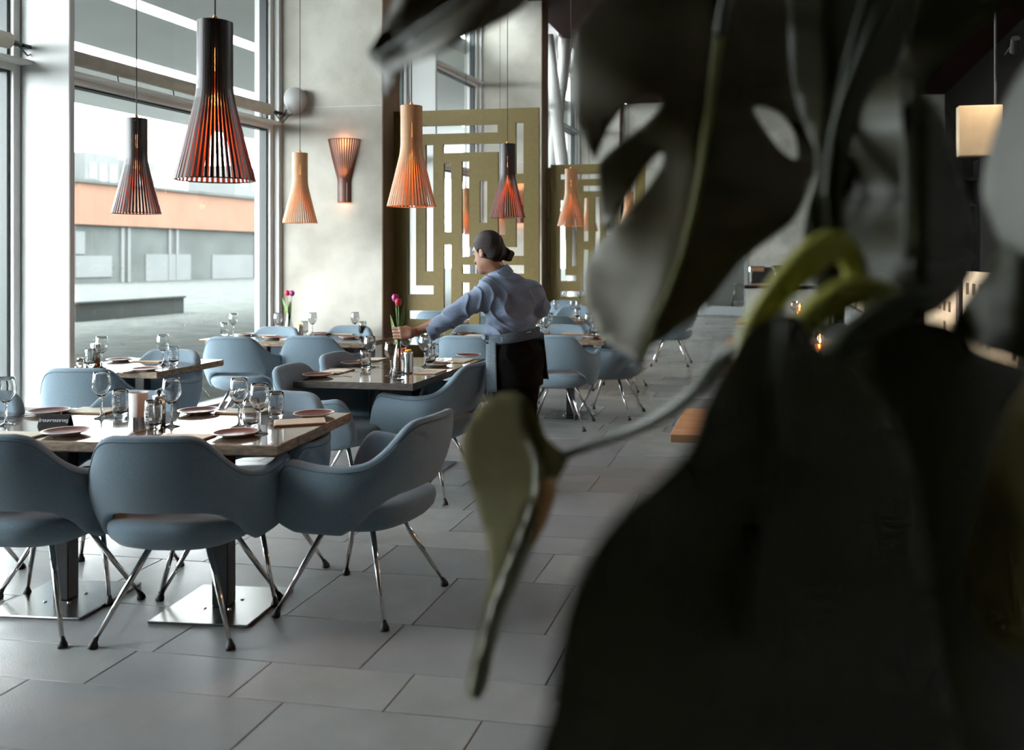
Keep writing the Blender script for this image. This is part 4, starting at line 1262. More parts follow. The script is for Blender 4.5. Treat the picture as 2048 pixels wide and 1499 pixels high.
HF = nz(-0.80 * rc + 0.52 * fc - 0.22 * zc); HL = nz(np.cross(zc, HF)); HU = np.cross(HF, HL)
HC = wp(976, 500, -0.01)
HAX = np.stack([HF, HL, HU])
def hp(f, l, u): return HC + HF * f + HL * l + HU * u
# torso sections: (pixel y, centre pixel x, half width, half depth)
SEC = [(528, 1000, .045, .048), (545, 1004, .070, .064), (555, 1010, .130, .085), (572, 1016, .172, .102), (600, 1020, .172, .115), (630, 1020, .158, .116), (655, 1023, .158, .118), (676, 1027, .152, .118), (700, 1031, .168, .130), (730, 1033, .172, .132), (780, 1034, .165, .125)]
SZ = np.array([wp(1030, s[0])[2] for s in SEC])[::-1]
SC_ = np.array([wp(s[1], s[0])[:2] for s in SEC])[::-1]
SA = np.array([s[2] for s in SEC])[::-1]; SB = np.array([s[3] for s in SEC])[::-1]
def torso(p, grow=0.0, zlo=0.9, zhi=1.43):
    z = p[:, 2]
    cx = np.interp(z, SZ, SC_[:, 0]); cy = np.interp(z, SZ, SC_[:, 1])
    a = np.interp(z, SZ, SA) + grow; b = np.interp(z, SZ, SB) + grow
    d = p[:, :2] - np.stack([cx, cy], 1)
    l = d @ TL[:2]; t = d @ TF[:2]
    r = (np.abs(l / a) ** 2.3 + np.abs(t / b) ** 2.3) ** (1 / 2.3)
    q = (r - 1) * np.minimum(a, b)
    return np.maximum(q, np.maximum(zlo - z, z - zhi))
def folds(p, amp, k=1.0):
    x, y, z = p[:, 0], p[:, 1], p[:, 2]
    u = p @ rc; 
    rid = 1 - np.abs(np.sin(19 * k * (z + 1.1 * u) + 2.5 * np.sin(7 * u + 9 * y) + 1.3 * np.sin(23 * z)))
    return -amp * 1.3 * rid ** 3 + amp * (np.sin(34 * k * (z + 0.8 * u) + 2.2 * np.sin(11 * u + 7 * y)) * 0.6 + np.sin(52 * k * (z - 0.55 * u) + 3 * np.sin(9 * z + 4 * y)) * 0.4)
LS, LE, LW = wp(974, 584, -.09), wp(908, 631, -.10), wp(832, 663, -.115)
CUFF = wp(858, 663, -.105)
RS, RE, RW = wp(1060, 580, .09), wp(1083, 616, .11), wp(1058, 632, .32)
NK = np.array(VP) ; NK = np.array((VP.x, VP.y, wp(800, 665, -0.12)[2]))
def hn(r, f, z): return NK + rc * r + fc * f + zc * z
HIP = wp(1033, 712)
def legpts(s):
    hipj = HIP + TL * 0.088 * s
    knee = np.array(WD(1018 if s > 0 else 1050, WDP + (-0.02 if s > 0 else 0.05), 0.50)) + TF * 0.03
    ank = np.array(WD(1012 if s > 0 else 1056, WDP + (-0.03 if s > 0 else 0.06), 0.09))
    return hipj, knee, ank
def body_fn(p):
    d = ell(p, hp(-0.004, 0, 0.018), HAX, (0.098, 0.074, 0.094))
    d = smin(d, ell(p, hp(0.030, 0, -0.060), HAX, (0.066, 0.058, 0.080)), 0.03)
    d = smin(d, ell(p, hp(0.072, 0, -0.118), HAX, (0.022, 0.026, 0.020)), 0.03)
    d = smin(d, cone(p, hp(0.092, 0, -0.012), hp(0.113, 0, -0.050), 0.007, 0.012), 0.014)
    d = smin(d, ell(p, hp(0.088, 0, -0.085), HAX, (0.014, 0.024, 0.012)), 0.012)
    d = smin(d, ell(p, hp(0.080, 0, 0.016), HAX, (0.02, 0.052, 0.012)), 0.02)
    for s in (1, -1):
        d = np.maximum(d, -ell(p, hp(0.098, 0.032 * s, -0.008), HAX, (0.014, 0.016, 0.011)))
        d = smin(d, ell(p, hp(0.082, 0.032 * s, -0.010), HAX, (0.012, 0.014, 0.010)), 0.006)
        ear = ell(p, hp(-0.006, 0.077 * s, -0.022), HAX, (0.019, 0.008, 0.032))
        ear = np.maximum(ear, -ell(p, hp(0.000, 0.086 * s, -0.020), HAX, (0.009, 0.006, 0.018)))
        d = smin(d, ear, 0.006)
    d = smin(d, cone(p, hp(-0.020, 0, -0.07), wp(1003, 558, 0.0), 0.050, 0.058), 0.03)
    d = smin(d, torso(p, -0.03, 0.8, 1.36), 0.03)
    for a, b, ra, rb in ((LS, LE, .050, .040), (LE, LW, .038, .0255), (RS, RE, .050, .040), (RE, RW, .036, .027)):
        d = smin(d, cone(p, a, b, ra, rb), 0.02)
    # left hand closed round the neck of the vase
    hd = cone(p, LW, hn(0.085, -0.030, 0.0), 0.025, 0.024)
    for k, zz in enumerate((0.030, 0.010, -0.010, -0.028)):
        kn = hn(0.020 + 0.004 * k, -0.038 + 0.002 * abs(k - 1), zz)
        hd = smin(hd, cone(p, hn(0.085, -0.030, zz * 0.6), kn, 0.017, 0.0125), 0.012)
        pip = hn(-0.028 + 0.003 * k, -0.024, zz - 0.003); dip = hn(-0.031 + 0.003 * k, 0.006, zz - 0.005); tip = hn(-0.014, 0.024 - 0.002 * k, zz - 0.006)
        fg = np.minimum(cone(p, kn, pip, 0.0105, 0.0095), np.minimum(cone(p, pip, dip, 0.0095, 0.0085), cone(p, dip, tip, 0.0085, 0.0072)))
        hd = smin(hd, fg, 0.0035)
    th = np.minimum(cone(p, hn(0.085, -0.018, 0.018), hn(0.045, 0.012, 0.034), 0.015, 0.011), cone(p, hn(0.045, 0.012, 0.034), hn(0.010, 0.027, 0.024), 0.0105, 0.008))
    hd = smin(hd, th, 0.006)
    d = smin(d, hd, 0.012)
    # right hand, relaxed, in front of her
    d = smin(d, cone(p, RW, RW + fc * 0.08 - rc * 0.02, 0.026, 0.03), 0.02)
    for k in range(4):
        b0 = RW + fc * 0.09 - rc * 0.02 + zc * (0.024 - 0.017 * k)
        d = smin(d, np.minimum(cone(p, b0, b0 + fc * 0.035 - rc * 0.015, 0.010, 0.009), cone(p, b0 + fc * 0.035 - rc * 0.015, b0 + fc * 0.04 - rc * 0.045, 0.009, 0.008)), 0.004)
    d = smin(d, cone(p, RW + fc * 0.03 + zc * 0.02, RW + fc * 0.075 - rc * 0.045 + zc * 0.03, 0.013, 0.009), 0.008)
    for s in (1, -1):
        h_, k_, a_ = legpts(s)
        d = smin(d, np.minimum(cone(p, h_, k_, .070, .048), cone(p, k_, a_, .046, .034)), 0.02)
    return d
def shirt_fn(p):
    t = torso(p, 0.0, wp(1030, 679)[2], 1.425)
    ar = smin(cone(p, LS, LE, .072, .060), cone(p, LE, CUFF, .058, .050), 0.03)
    ar = smin(ar, cone(p, RS, RE, .070, .058), 0.03)
    ar = np.minimum(ar, cone(p, RE, RE + (RW - RE) * 0.75, .056, .047))
    d = smin(t, ar, 0.045)
    # blousing over the waistband on her left
    d = smin(d, ell(p, wp(985, 668, -.02), np.eye(3), (.05, .06, .045)), 0.04)
    d = d + folds(p, 0.0085)
    # cut the sleeve open at the cuff
    ax = nz(LW - LE)
    d = np.maximum(d, (p - CUFF) @ ax)
    d = np.maximum(d, wp(1030, 681)[2] - p[:, 2])
    cf = cone(p, CUFF - ax * 0.055, CUFF + ax * 0.004, .060, .057)
    cf = np.maximum(cf, np.abs((p - (CUFF - ax * 0.024)) @ ax) - 0.027)
    d = smin(d, cf, 0.006)
    d = np.maximum(d, -np.maximum(cone(p, LE, LW, .044, .038), (CUFF - ax * 0.02 - p) @ ax))
    # neck hole
    d = np.maximum(d, -cone(p, hp(-0.020, 0, -0.09), wp(1004, 552, 0.0), 0.054, 0.056))
    return d
def trouser_fn(p):
    t = torso(p, 0.002, wp(1030, 770)[2], wp(1030, 668)[2])
    for s in (1, -1):
        h_, k_, a_ = legpts(s)
        lg = smin(cone(p, h_, k_, .094, .078), cone(p, k_, a_, .076, .064), 0.04)
        t = smin(t, lg, 0.03)
    t = t + folds(p, 0.003, 0.7)
    return np.maximum(t, 0.055 - p[:, 2])
def hair_fn(p):
    q = (p - HC) @ HAX.T
    d = ell(p, hp(-0.008, 0, 0.020), HAX, (0.110, 0.084, 0.106))
    d = smin(d, ell(p, hp(-0.066, 0, -0.030), HAX, (0.050, 0.062, 0.062)), 0.03)
    cut = (q[:, 0] - 0.62 * q[:, 2]) - 0.030
    d = np.maximum(d, cut)
    d = np.maximum(d, -(np.maximum(np.abs(q[:, 0] + 0.004) - 0.020, np.maximum(0.066 - np.abs(q[:, 1]), np.abs(q[:, 2] + 0.024) - 0.030))))
    bun = ell(p, wp(1013, 509, 0.03), np.eye(3), (.050, .050, .043))
    bun = bun + 0.005 * np.sin(60 * (p @ rc) + 40 * p[:, 2] + 3 * np.sin(30 * p[:, 2]))
    d = smin(d, bun, 0.015)
    return d + 0.0016 * np.sin(150 * q[:, 1] + 60 * q[:, 2])
PB = wp(1034, 900); PB[2] = 0
woman = empty('person', tuple(PB))
def wpart(name, fn, lo_px, m, h=0.005, parent=woman):
    lo, hi = lo_px
    me = sdf_mesh(name, fn, lo, hi, h, m)
    me.transform(Matrix.Translation(-Vector(PB)))
    return ob(name, me, parent)
lo = np.minimum(np.minimum(NK, LW), wp(960, 990)) - np.array((0.12, 0.5, 0)); lo[2] = 0.03
hi = wp(1110, 450, 0.4) + np.array((0.05, 0.1, 0.03))
body = wpart('body', body_fn, (lo, hi), M['skin'], 0.0042)
shirt = wpart('shirt', shirt_fn, (np.r_[lo[:2], 0.85], np.r_[hi[:2], 1.47]), M['shirt'], 0.006)
wpart('trousers', trouser_fn, (np.r_[wp(940, 800, -.3)[:2], 0.03], np.r_[hi[:2], 1.06]), M['trousers'], 0.0075)
hair = wpart('hair', hair_fn, (HC - 0.22, HC + 0.22), M['hair'], 0.004)
# collar, waistband, apron, wristband, shoes
def ring_band(center, ax_u, ax_v, ax_n, ra, rb, prof, a0, a1, n, m, name, parent):
    """prof: list of (radial offset, height) forming a closed section"""
    v = []; f = []; k = len(prof)
    closed = abs(a1 - a0) > 6.28
    for i in range(n + (0 if closed else 1)):
        a = a0 + (a1 - a0) * i / n
        for (ro, hz) in prof:
            v.append(center + ax_u * ((ra + ro) * math.cos(a)) + ax_v * ((rb + ro) * math.sin(a)) + ax_n * hz - PB)
    cnt = n if closed else n + 1
    for i in range(n):
        j = (i + 1) % cnt
        for q in range(k): f.append((i * k + q, j * k + q, j * k + (q + 1) % k, i * k + (q + 1) % k))
    if not closed:
        f.append(tuple(range(k - 1, -1, -1))); b = n * k; f.append(tuple(range(b, b + k)))
    return ob(name, mesh(name, v, f, m, True), parent)
CN = nz(hp(-0.02, 0, -0.05) - wp(1003, 556, 0.0))
CU = nz(TF - CN * (TF @ CN)); CV = np.cross(CN, CU)
ring_band(wp(1000, 547, 0.0), CU, CV, CN, 0.066, 0.064, [(0.012, -0.022), (0.004, 0.006), (-0.004, 0.034), (0.000, 0.038), (0.004, 0.034), (0.015, 0.004), (0.020, -0.020)], 0.35, 5.93, 40, M['shirt'], 'collar', shirt)
HT = nz(zc + rc * -0.16)                                          # the apron sits a little lower on her left
AU = nz(TF - HT * (TF @ HT)); AV = np.cross(HT, AU)
apron = ring_band(wp(1029, 672), AU, AV, HT, 0.128, 0.166, [(-0.004, -0.030), (0.004, -0.031), (0.008, -0.012), (0.006, 0.012), (0.008, 0.030), (0.0, 0.034), (-0.006, 0.030)], 0, 2 * math.pi, 56, M['apron'], 'apron_waistband', woman)
v = []; f = []
nA, nZ = 48, 12
for i in range(nA + 1):
    a = R(-118) + R(236) * i / nA
    for j in range(nZ + 1):
        t = j / nZ
        fl = 0.018 + 0.016 * t + 0.006 * t * math.sin(9 * a)
        c = wp(1030, 676) + (wp(1034, 770) - wp(1030, 676)) * t
        for o_ in (0.0, 0.005):
            v.append(c + AU * ((0.130 + fl + o_) * math.cos(a)) + AV * ((0.168 + fl + o_) * math.sin(a)) - HT * 0.0 + (HT - zc) * 0.0 - PB)
S_ = (nZ + 1) * 2
for i in range(nA):
    for j in range(nZ):
        q = i * S_ + j * 2
        f.append((q, q + 2, q + S_ + 2, q + S_)); f.append((q + 1, q + S_ + 1, q + S_ + 3, q + 3))
    q = i * S_ + nZ * 2; f.append((q, q + 1, q + S_ + 1, q + S_))
    q = i * S_; f.append((q, q + S_, q + S_ + 1, q + 1))
for i in (0, nA):
    for j in range(nZ):
        q = i * S_ + j * 2; f.append((q, q + 1, q + 3, q + 2) if i == 0 else (q, q + 2, q + 3, q + 1))
ob('apron_skirt', mesh('apron_skirt', v, f, M['apron'], True), woman)
kx = wp(1048, 664, -0.1)
kb = MB()
for (dx, dz, L) in ((-0.03, 0.01, 1), (0.03, 0.012, 1)):
    kb.tube([Vector(kx - PB), Vector(kx - PB + rc * dx + zc * (dz + 0.01)), Vector(kx - PB + rc * dx * 1.6 + zc * (dz - 0.012)), Vector(kx - PB + zc * -0.002)], [0.005, 0.007, 0.007, 0.005], 8)
ob('apron_knot', kb.mesh('apron_knot', M['apron'], True), apron)
wx = nz(LW - LE); wu = nz(np.cross(wx, zc)); wv = np.cross(wx, wu)
ring_band(LW - wx * 0.012, wu, wv, wx, 0.0285, 0.0285, [(-0.0015, -0.0015), (0.0015, -0.0015), (0.0015, 0.0015), (-0.0015, 0.0015)], 0, 2 * math.pi, 28, M['redthread'], 'wristband', woman)
for s in (1, -1):
    ank = legpts(s)[2]
    def shoe_fn(p, ank=ank):
        a = ank.copy(); a[2] = 0.045
        d = smin(cone(p, a - TF * 0.05, a + TF * 0.02, 0.042, 0.045), cone(p, a + TF * 0.02 - zc * 0.008, a + TF * 0.15 - zc * 0.014, 0.044, 0.034), 0.03)
        return np.maximum(d, 0.002 - p[:, 2])
    wpart('shoe', shoe_fn, (np.r_[ank[:2] - 0.25, -0.01], np.r_[ank[:2] + 0.25, 0.13]), M['shoe'], 0.006)
for s in (1, -1):
    ob('eye', MB().lathe([(0.0001, -0.0115), (0.008, -0.008), (0.0115, 0), (0.008, 0.008), (0.0001, 0.0115)], 12, c=tuple(hp(0.084, 0.032 * s, -0.010) - PB)).mesh('eye', M['hair'], True), body)
tag(woman, 'person in pale blue shirt and slate apron reaching left to hold the tulip vase', 'person')
# ================================================================== right-hand side of the room
# small wooden tables standing out from a lattice-backed banquette
XA, XB = -0.44, 0.52
def oak_table(py, label, planks=4):
    p = G(1343, py, TZ)
    Y0 = p.y
    r = empty('oak_table', (0, Y0, 0))
    for k in range(planks):
        w = 0.7 / planks
        ob('plank', MB().box((XA + rnd.uniform(-0.004, 0.004), k * w + 0.001, TZ - 0.035), (XB, (k + 1) * w - 0.001, TZ), 0.003).mesh('plank', M['plank']), r)
    ob('column', MB().box((0.0, 0.31, 0.012), (0.07, 0.38, TZ - 0.035), 0.003).mesh('column', M['blackmetal']), r)
    ob('base_plate', MB().box((-0.18, 0.14, 0.0), (0.25, 0.56, 0.012), 0.002).mesh('base_plate', M['steel']), r)
    tag(r, label, 'table', 'oak tables along the banquette')
    return Y0
TY = [oak_table(868, 'oak table nearest to us, its end showing left of the big dark leaf'),
      oak_table(731, 'oak table with copper lantern behind the green stems'),
      oak_table(686, 'oak table on the right of the aisle, third from us'),
      oak_table(642, 'oak table on the right of the aisle, farthest from us')]
# banquette with pierced maple back panels
bq = empty('banquette', (0.62, 3.0, 0))
ob('seat_base', MB().box((0.0, 0.0, 0.0), (0.55, 12.0, 0.40), 0.01).mesh('seat_base', M['darkwall']), bq)
ob('seat_cushion', MB().box((0.0, 0.0, 0.40), (0.5, 12.0, 0.47), 0.02).mesh('seat_cushion', M['blackmetal']), bq)
def pierced(w, z0, z1, nx, nz_, mb, rr):
    """panel in the y-z plane with staggered square openings"""
    ys = np.linspace(0, w, nx * 2 + 2); zs = np.linspace(z0, z1, nz_ * 2 + 2)
    for i in range(len(ys) - 1):
        for j in range(len(zs) - 1):
            hole = (i % 2 == 1) and (j % 2 == 1) and rr.random() < 0.75
            if not hole: mb.box((0, ys[i], zs[j]), (0.02, ys[i + 1], zs[j + 1]))
rr = random.Random(5)
for k in range(8):
    mb = MB(); pierced(1.36, 0.80, 1.42, 7, 4, mb, rr)
    ob('lattice_panel', mb.mesh('lattice_panel', M['lattice']), bq, (0.50, 0.06 + k * 1.48, 0))
    ob('panel_post', MB().box((0.48, 1.43 + k * 1.48, 0.0), (0.54, 1.53 + k * 1.48, 1.45)).mesh('panel_post', M['blackmetal']), bq)
    ob('back_pad', MB().box((0.44, 0.05 + k * 1.48, 0.47), (0.52, 1.42 + k * 1.48, 0.79), 0.02).mesh('back_pad', M['beige']), bq)
tag(bq, 'long banquette with pierced maple back panels behind the plant stems', 'bench')
# copper lanterns, glasses and cards on the oak tables
def lantern(p, label, h=0.17):
    r = empty('copper_lantern', p)
    ob('cylinder', MB().lathe([(0, 0), (0.036, 0), (0.036, h), (0.033, h), (0.033, 0.006), (0, 0.006)], 24).mesh('cylinder', M['copper'], True), r)
    ob('glass_chimney', MB().lathe([(0.022, h), (0.024, h + 0.05), (0.016, h + 0.07), (0.015, h + 0.069), (0.022, h + 0.05), (0.020, h)], 18).mesh('glass_chimney', M['glass'], True), r)
    ob('flame', MB().lathe([(0.0005, h + 0.004), (0.009, h + 0.016), (0.006, h + 0.032), (0.0005, h + 0.05)], 10).mesh('flame', M['bulb'], True), r)
    li = bpy.data.lights.new('flame_light', 'POINT'); li.energy = 7; li.color = (1.0, 0.40, 0.12); li.shadow_soft_size = 0.02
    lo_ = bpy.data.objects.new('flame_light', li); COL.objects.link(lo_); lo_.parent = r; lo_.location = (-0.03, -0.06, h + 0.10)
    tag(r, label, 'lantern', 'copper lanterns')
lantern(T(1640, 738), 'copper lantern glowing between the green stems, nearer one')
lantern(T(1600, 637), 'copper lantern glowing between the green stems, farther one', 0.12)
lantern((0.1, TY[0] + 0.35, TZ), 'copper lantern behind the big dark leaf on the nearest oak table')
p_ = T(1612, 731)
r = empty('wine_glass', (p_.x, p_.y, TZ)); ob('bowl', WG_BOWL, r); ob('stem', WG_STEM, r); tag(r, 'wine glass beside the nearer copper lantern', 'wine glass')
p_ = T(1588, 638)
r = empty('wine_glass', (p_.x, p_.y, TZ)); ob('bowl', WG_BOWL, r); ob('stem', WG_STEM, r); tag(r, 'wine glass beside the farther copper lantern', 'wine glass')
def card(p, rz, lab, m='paper'):
    r = empty('menu_card', p, rz)
    for s in (1, -1):
        v = [(-0.1, -0.045 * s, 0), (0.1, -0.045 * s, 0), (0.1, 0, 0.2), (-0.1, 0, 0.2)]; v += [(x, y - 0.003 * s, z) for (x, y, z) in v]
        ob('leaf_board', mesh('leaf_board', v, [(0, 1, 2, 3), (7, 6, 5, 4), (0, 4, 5, 1), (1, 5, 6, 2), (2, 6, 7, 3), (3, 7, 4, 0)], M[m]), r)
    tag(r, lab, 'menu')
card(T(1690, 722), R(70), 'orange-lit standing menu card right of the nearer copper lantern')
card(T(1626, 638), R(75), 'pale standing menu card right of the farther copper lantern')
# bar counter, coffee machine, stools, hanging rack at the far end
bc = empty('bar_counter', WD(1492, 21.0))
ob('front', MB().box((0, 0, 0), (2.6, 0.7, 0.80)).mesh('front', M['concrete']), bc)
ob('worktop', MB().box((-0.04, -0.05, 0.80), (2.65, 0.75, 0.86)).mesh('worktop', M['darkwall']), bc)
tag(bc, 'pale bar counter with dark worktop at the far end', 'counter')
cm = empty('coffee_machine', WD(1500, 21.3, 0.86))
ob('body', MB().box((0, 0, 0.05), (0.5, 0.4, 0.42), 0.03).mesh('body', M['blackmetal']), cm)
ob('hood', MB().box((-0.02, -0.03, 0.30), (0.34, 0.42, 0.44), 0.02).mesh('hood', M['steel']), cm)
ob('drip_tray', MB().box((0, -0.06, 0.0), (0.5, 0.4, 0.05)).mesh('drip_tray', M['steel']), cm)
ob('boiler', MB().lathe([(0, 0), (0.14, 0), (0.14, 0.46), (0, 0.46)], 20, c=(0.62, 0.2, 0)).mesh('boiler', M['steel'], True), cm)
tag(cm, 'steel and black coffee machine on the bar counter', 'coffee machine')
st = empty('bar_stool', WD(1478, 25.5))
ob('seat', MB().lathe([(0, 0.74), (0.17, 0.74), (0.18, 0.77), (0.0, 0.78)], 18).mesh('seat', M['chrome'], True), st)
for (sx, sy) in ((-1, -1), (1, -1), (-1, 1), (1, 1)):
    ob('leg', MB().tube([(0.10 * sx, 0.10 * sy, 0.74), (0.22 * sx, 0.22 * sy, 0.0)], 0.013, 8).mesh('leg', M['chrome'], True), st)
ob('foot_ring', MB().tube([(0.19 * math.cos(a), 0.19 * math.sin(a), 0.28) for a in np.linspace(0, 2 * math.pi, 20)], 0.010, 6).mesh('foot_ring', M['chrome'], True), st)
tag(st, 'chrome bar stool behind the far glass door', 'stool')
rk = empty('bottle_rack', (0.9, 15.0, 0))
for z in (1.1, 1.5, 1.9, 2.3, 2.7):
    ob('shelf', MB().box((0, 0, z), (2.2, 0.35, z + 0.03)).mesh('shelf', M['blackmetal']), rk)
for x in (0.0, 0.72, 1.45, 2.17):
    ob('upright', MB().box((x, 0, 0), (x + 0.03, 0.35, 3.0)).mesh('upright', M['blackmetal']), rk)
ob('back_board', MB().box((-0.05, 0.36, 0), (2.25, 0.42, 3.2)).mesh('back_board', M['darkwall']), rk)
tag(rk, 'dark bottle rack beyond the banquette behind the stems', 'shelf')
BT = MB().lathe([(0, 0), (0.037, 0), (0.037, 0.19), (0.014, 0.24), (0.014, 0.30), (0, 0.30)], 14).mesh('bottle', mat('dark_bottle_glass', (0.02, 0.035, 0.02), 0.1), True)
i = 0
for zi, z in enumerate((1.53, 1.93, 2.33)):
    for k in range(6):
        o = ob('bottle', BT, None, (0.98 + k * 0.115, 15.16, z))
        tag(o, 'dark wine bottle on the %s shelf of the rack, %s from the left' % (('second', 'third', 'fourth')[zi], ORD[k] if k < 5 else 'last'), 'bottle', 'bottles on the dark rack')

# added pale panel standing in for a lit wall patch, with its added spot
pn = empty('standin_wall_panel', (1.78, 9.6, 2.50))
ob('panel', MB().box((0, 0, 0), (0.42, 0.12, 0.50), 0.01).mesh('panel', M['lattice']), pn)
ob('hanger', MB().tube([(0.36, 0.06, 0.50), (0.36, 0.06, 3.61)], 0.012, 8).mesh('hanger', M['blackmetal']), pn)
sp = ob('added_spot_housing', MB().tube([(0.40, -0.55, 1.02), (0.42, -0.45, 0.92)], [0.04, 0.05], 14).mesh('added_spot_housing', M['blackmetal']), pn)
ob('added_spot_arm', MB().tube([(0.45, 0.06, 1.0), (0.40, -0.52, 1.0)], 0.008, 6).mesh('added_spot_arm', M['blackmetal']), pn)
li = bpy.data.lights.new('added_spot_light', 'SPOT'); li.energy = 45; li.color = (1.0, 0.80, 0.58); li.spot_size = R(75); li.shadow_soft_size = 0.03  # spot added only to brighten the panel
lo_ = bpy.data.objects.new('added_spot_light', li); COL.objects.link(lo_); lo_.parent = pn; lo_.location = (0.42, -0.44, 0.90)
lo_.rotation_euler = (Vector((0.0, 0.44, -0.60))).to_track_quat('-Z', 'Y').to_euler()
tag(pn, 'added pale panel for a lit wall patch glimpsed between the right-hand leaves', 'panel')

# ================================================================== the monstera in the foreground
def catmull(pts, n=6, closed=True):
    out = []; N = len(pts)
    for i in range(N if closed else N - 1):
        p0, p1, p2, p3 = (pts[(i - 1) % N], pts[i], pts[(i + 1) % N], pts[(i + 2) % N])
        for k in range(n):
            t = k / n
            out.append(tuple(0.5 * ((2 * p1[d]) + (-p0[d] + p2[d]) * t + (2 * p0[d] - 5 * p1[d] + 4 * p2[d] - p3[d]) * t * t + (-p0[d] + 3 * p1[d] - 3 * p2[d] + p3[d]) * t ** 3) for d in (0, 1)))
    return out
def inside(pt, poly):
    x, y = pt; c = False; j = len(poly) - 1
    for i in range(len(poly)):
        xi, yi = poly[i]; xj, yj = poly[j]
        if (yi > y) != (yj > y) and x < (xj - xi) * (y - yi) / (yj - yi + 1e-12) + xi: c = not c
        j = i
    return c
PLANT = empty('monstera_plant', WD(1760, 0.85))
PO = Vector(PLANT.location)
def leaf(outline, dfun, m, holes=(), name='leaf', step=22, th=0.0008, sm=6, parent=None):
    op = catmull(outline, sm); hs = [catmull(h, 5) for h in holes]
    verts = []; edges = []
    for lp in [op] + hs:
        b = len(verts); verts += lp; edges += [(b + i, b + (i + 1) % len(lp)) for i in range(len(lp))]
    xs = [p[0] for p in op]; ys = [p[1] for p in op]
    x = min(xs)
    row = 0
    while x < max(xs):
        y = min(ys) + (step / 2 if row % 2 else 0)
        while y < max(ys):
            if inside((x, y), op) and not any(inside((x, y), h) for h in hs): verts.append((x, y))
            y += step
        x += step; row += 1
    V, E_, F_, *_r = delaunay_2d_cdt([Vector(p) for p in verts], edges, [], 0, 1e-4)
    P = []; 
    for q in V: P.append(W(q.x, q.y, dfun(q.x, q.y)) - PO)
    tri = []
    for t in F_:
        cx = sum(V[i].x for i in t) / 3; cy = sum(V[i].y for i in t) / 3
        if inside((cx, cy), op) and not any(inside((cx, cy), h) for h in hs): tri.append(tuple(t))
    n = len(P)
    fd = Vector((-SP, CP, 0)) * th * 2
    v = P + [p + fd for p in P]
    cnt = {}
    for t in tri:
        for a, b in ((t[0], t[1]), (t[1], t[2]), (t[2], t[0])): cnt[(a, b)] = 1
    f = list(tri) + [tuple(i + n for i in t[::-1]) for t in tri]
    for (a, b) in cnt:
        if (b, a) not in cnt: f.append((b, a, a + n, b + n))
    return ob(name, mesh(name, v, f, m, True), parent or PLANT)
def stem(pts, rads, m, name='petiole', parent=None, n=10):
    P = [W(*p) - PO for p in pts]
    # smooth
    Q = []; Rr = []
    for i in range(len(P) - 1):
        p0 = P[max(i - 1, 0)]; p1 = P[i]; p2 = P[i + 1]; p3 = P[min(i + 2, len(P) - 1)]
        for k in range(6):
            t = k / 6
            Q.append(0.5 * ((2 * p1) + (p2 - p0) * t + (2 * p0 - 5 * p1 + 4 * p2 - p3) * t * t + (3 * p1 - p0 - 3 * p2 + p3) * t ** 3)); Rr.append(lerp(rads[i], rads[i + 1], t))
    Q.append(P[-1]); Rr.append(rads[-1])
    return ob(name, MB().tube(Q, Rr, n).mesh(name, m, True), parent or PLANT)
def wav(px, py, a, fx, fy, ph=0.0): return a * math.sin(px * fx + py * fy + ph)
# hanging split leaf
main = [(1300, -60), (1215, -15), (1160, 40), (1143, 100), (1140, 165), (1150, 232), (1169, 281), (1190, 318), (1200, 296), (1222, 250), (1252, 214), (1290, 194), (1318, 193), (1323, 205), (1308, 228), (1270, 262), (1222, 300), (1198, 326),
        (1196, 360), (1198, 400), (1204, 444), (1215, 470), (1242, 420), (1268, 372), (1298, 328), (1318, 307), (1327, 312), (1320, 336), (1295, 375), (1262, 414), (1228, 452), (1195, 490), (1176, 520), (1166, 560), (1172, 606), (1192, 652), (1222, 690), (1262, 712), (1283, 738),
        (1290, 706), (1330, 676), (1378, 642), (1418, 606), (1455, 558), (1490, 518), (1540, 478), (1588, 440), (1618, 380), (1640, 300), (1628, 200), (1600, 110), (1580, 40), (1600, -60)]
mrib = [(1440, 60), (1430, 130), (1415, 250), (1395, 380), (1360, 520), (1310, 640), (1280, 715)]
def dmain(x, y):
    mx = interp(y, [r_[1] for r_ in mrib], [r_[0] for r_ in mrib])
    u = (x - mx) / 260.0
    w = smoothstep(230, 480, y)
    return 1.10 + (0.05 - 0.11 * w) * u + 0.07 * u * u - 0.13 * (y - 300) / 400 + 0.022 * math.sin(y * 0.022 + abs(u) * 2.6) * min(1, abs(u) * 2.0) - 0.02 * math.exp(-(u * 5) ** 2)
lf = leaf(main, dmain, M['leafmid'], [[(1508, 214), (1560, 226), (1590, 272), (1594, 318), (1562, 300), (1532, 260)]])
stem([(x, y, dmain(x, y) - 0.006) for (x, y) in mrib], [0.0075, 0.006, 0.005, 0.004, 0.003, 0.002, 0.001], M['rib'], 'midrib', lf)
stem([(1440, 70, 1.06), (1450, 10, 1.08), (1480, -60, 1.12), (1560, -120, 1.1)], [0.007, 0.007, 0.008, 0.009], M['petioledark'])
# leaf entering from the top
def dtop(x, y): return 0.95 - 0.00032 * (x - 900) + 0.10 * ((x - 900) / 160) ** 2 * (1 if y < 60 else 0.6) + 0.03 * math.sin((x + y) * 0.03) - 0.0004 * y
lf = leaf([(736, 105), (752, 78), (776, 30), (800, -40), (820, -90), (1080, -90), (1062, -10), (1030, 26), (978, 56), (920, 84), (862, 112), (815, 130), (796, 152), (780, 186), (768, 190), (760, 150)], dtop, M['leafmid'])
stem([(752, 112, 1.02), (830, 62, 0.96), (910, 10, 0.92), (980, -60, 0.905)], [0.002, 0.003, 0.004, 0.005], M['petioledark'], 'midrib', lf)
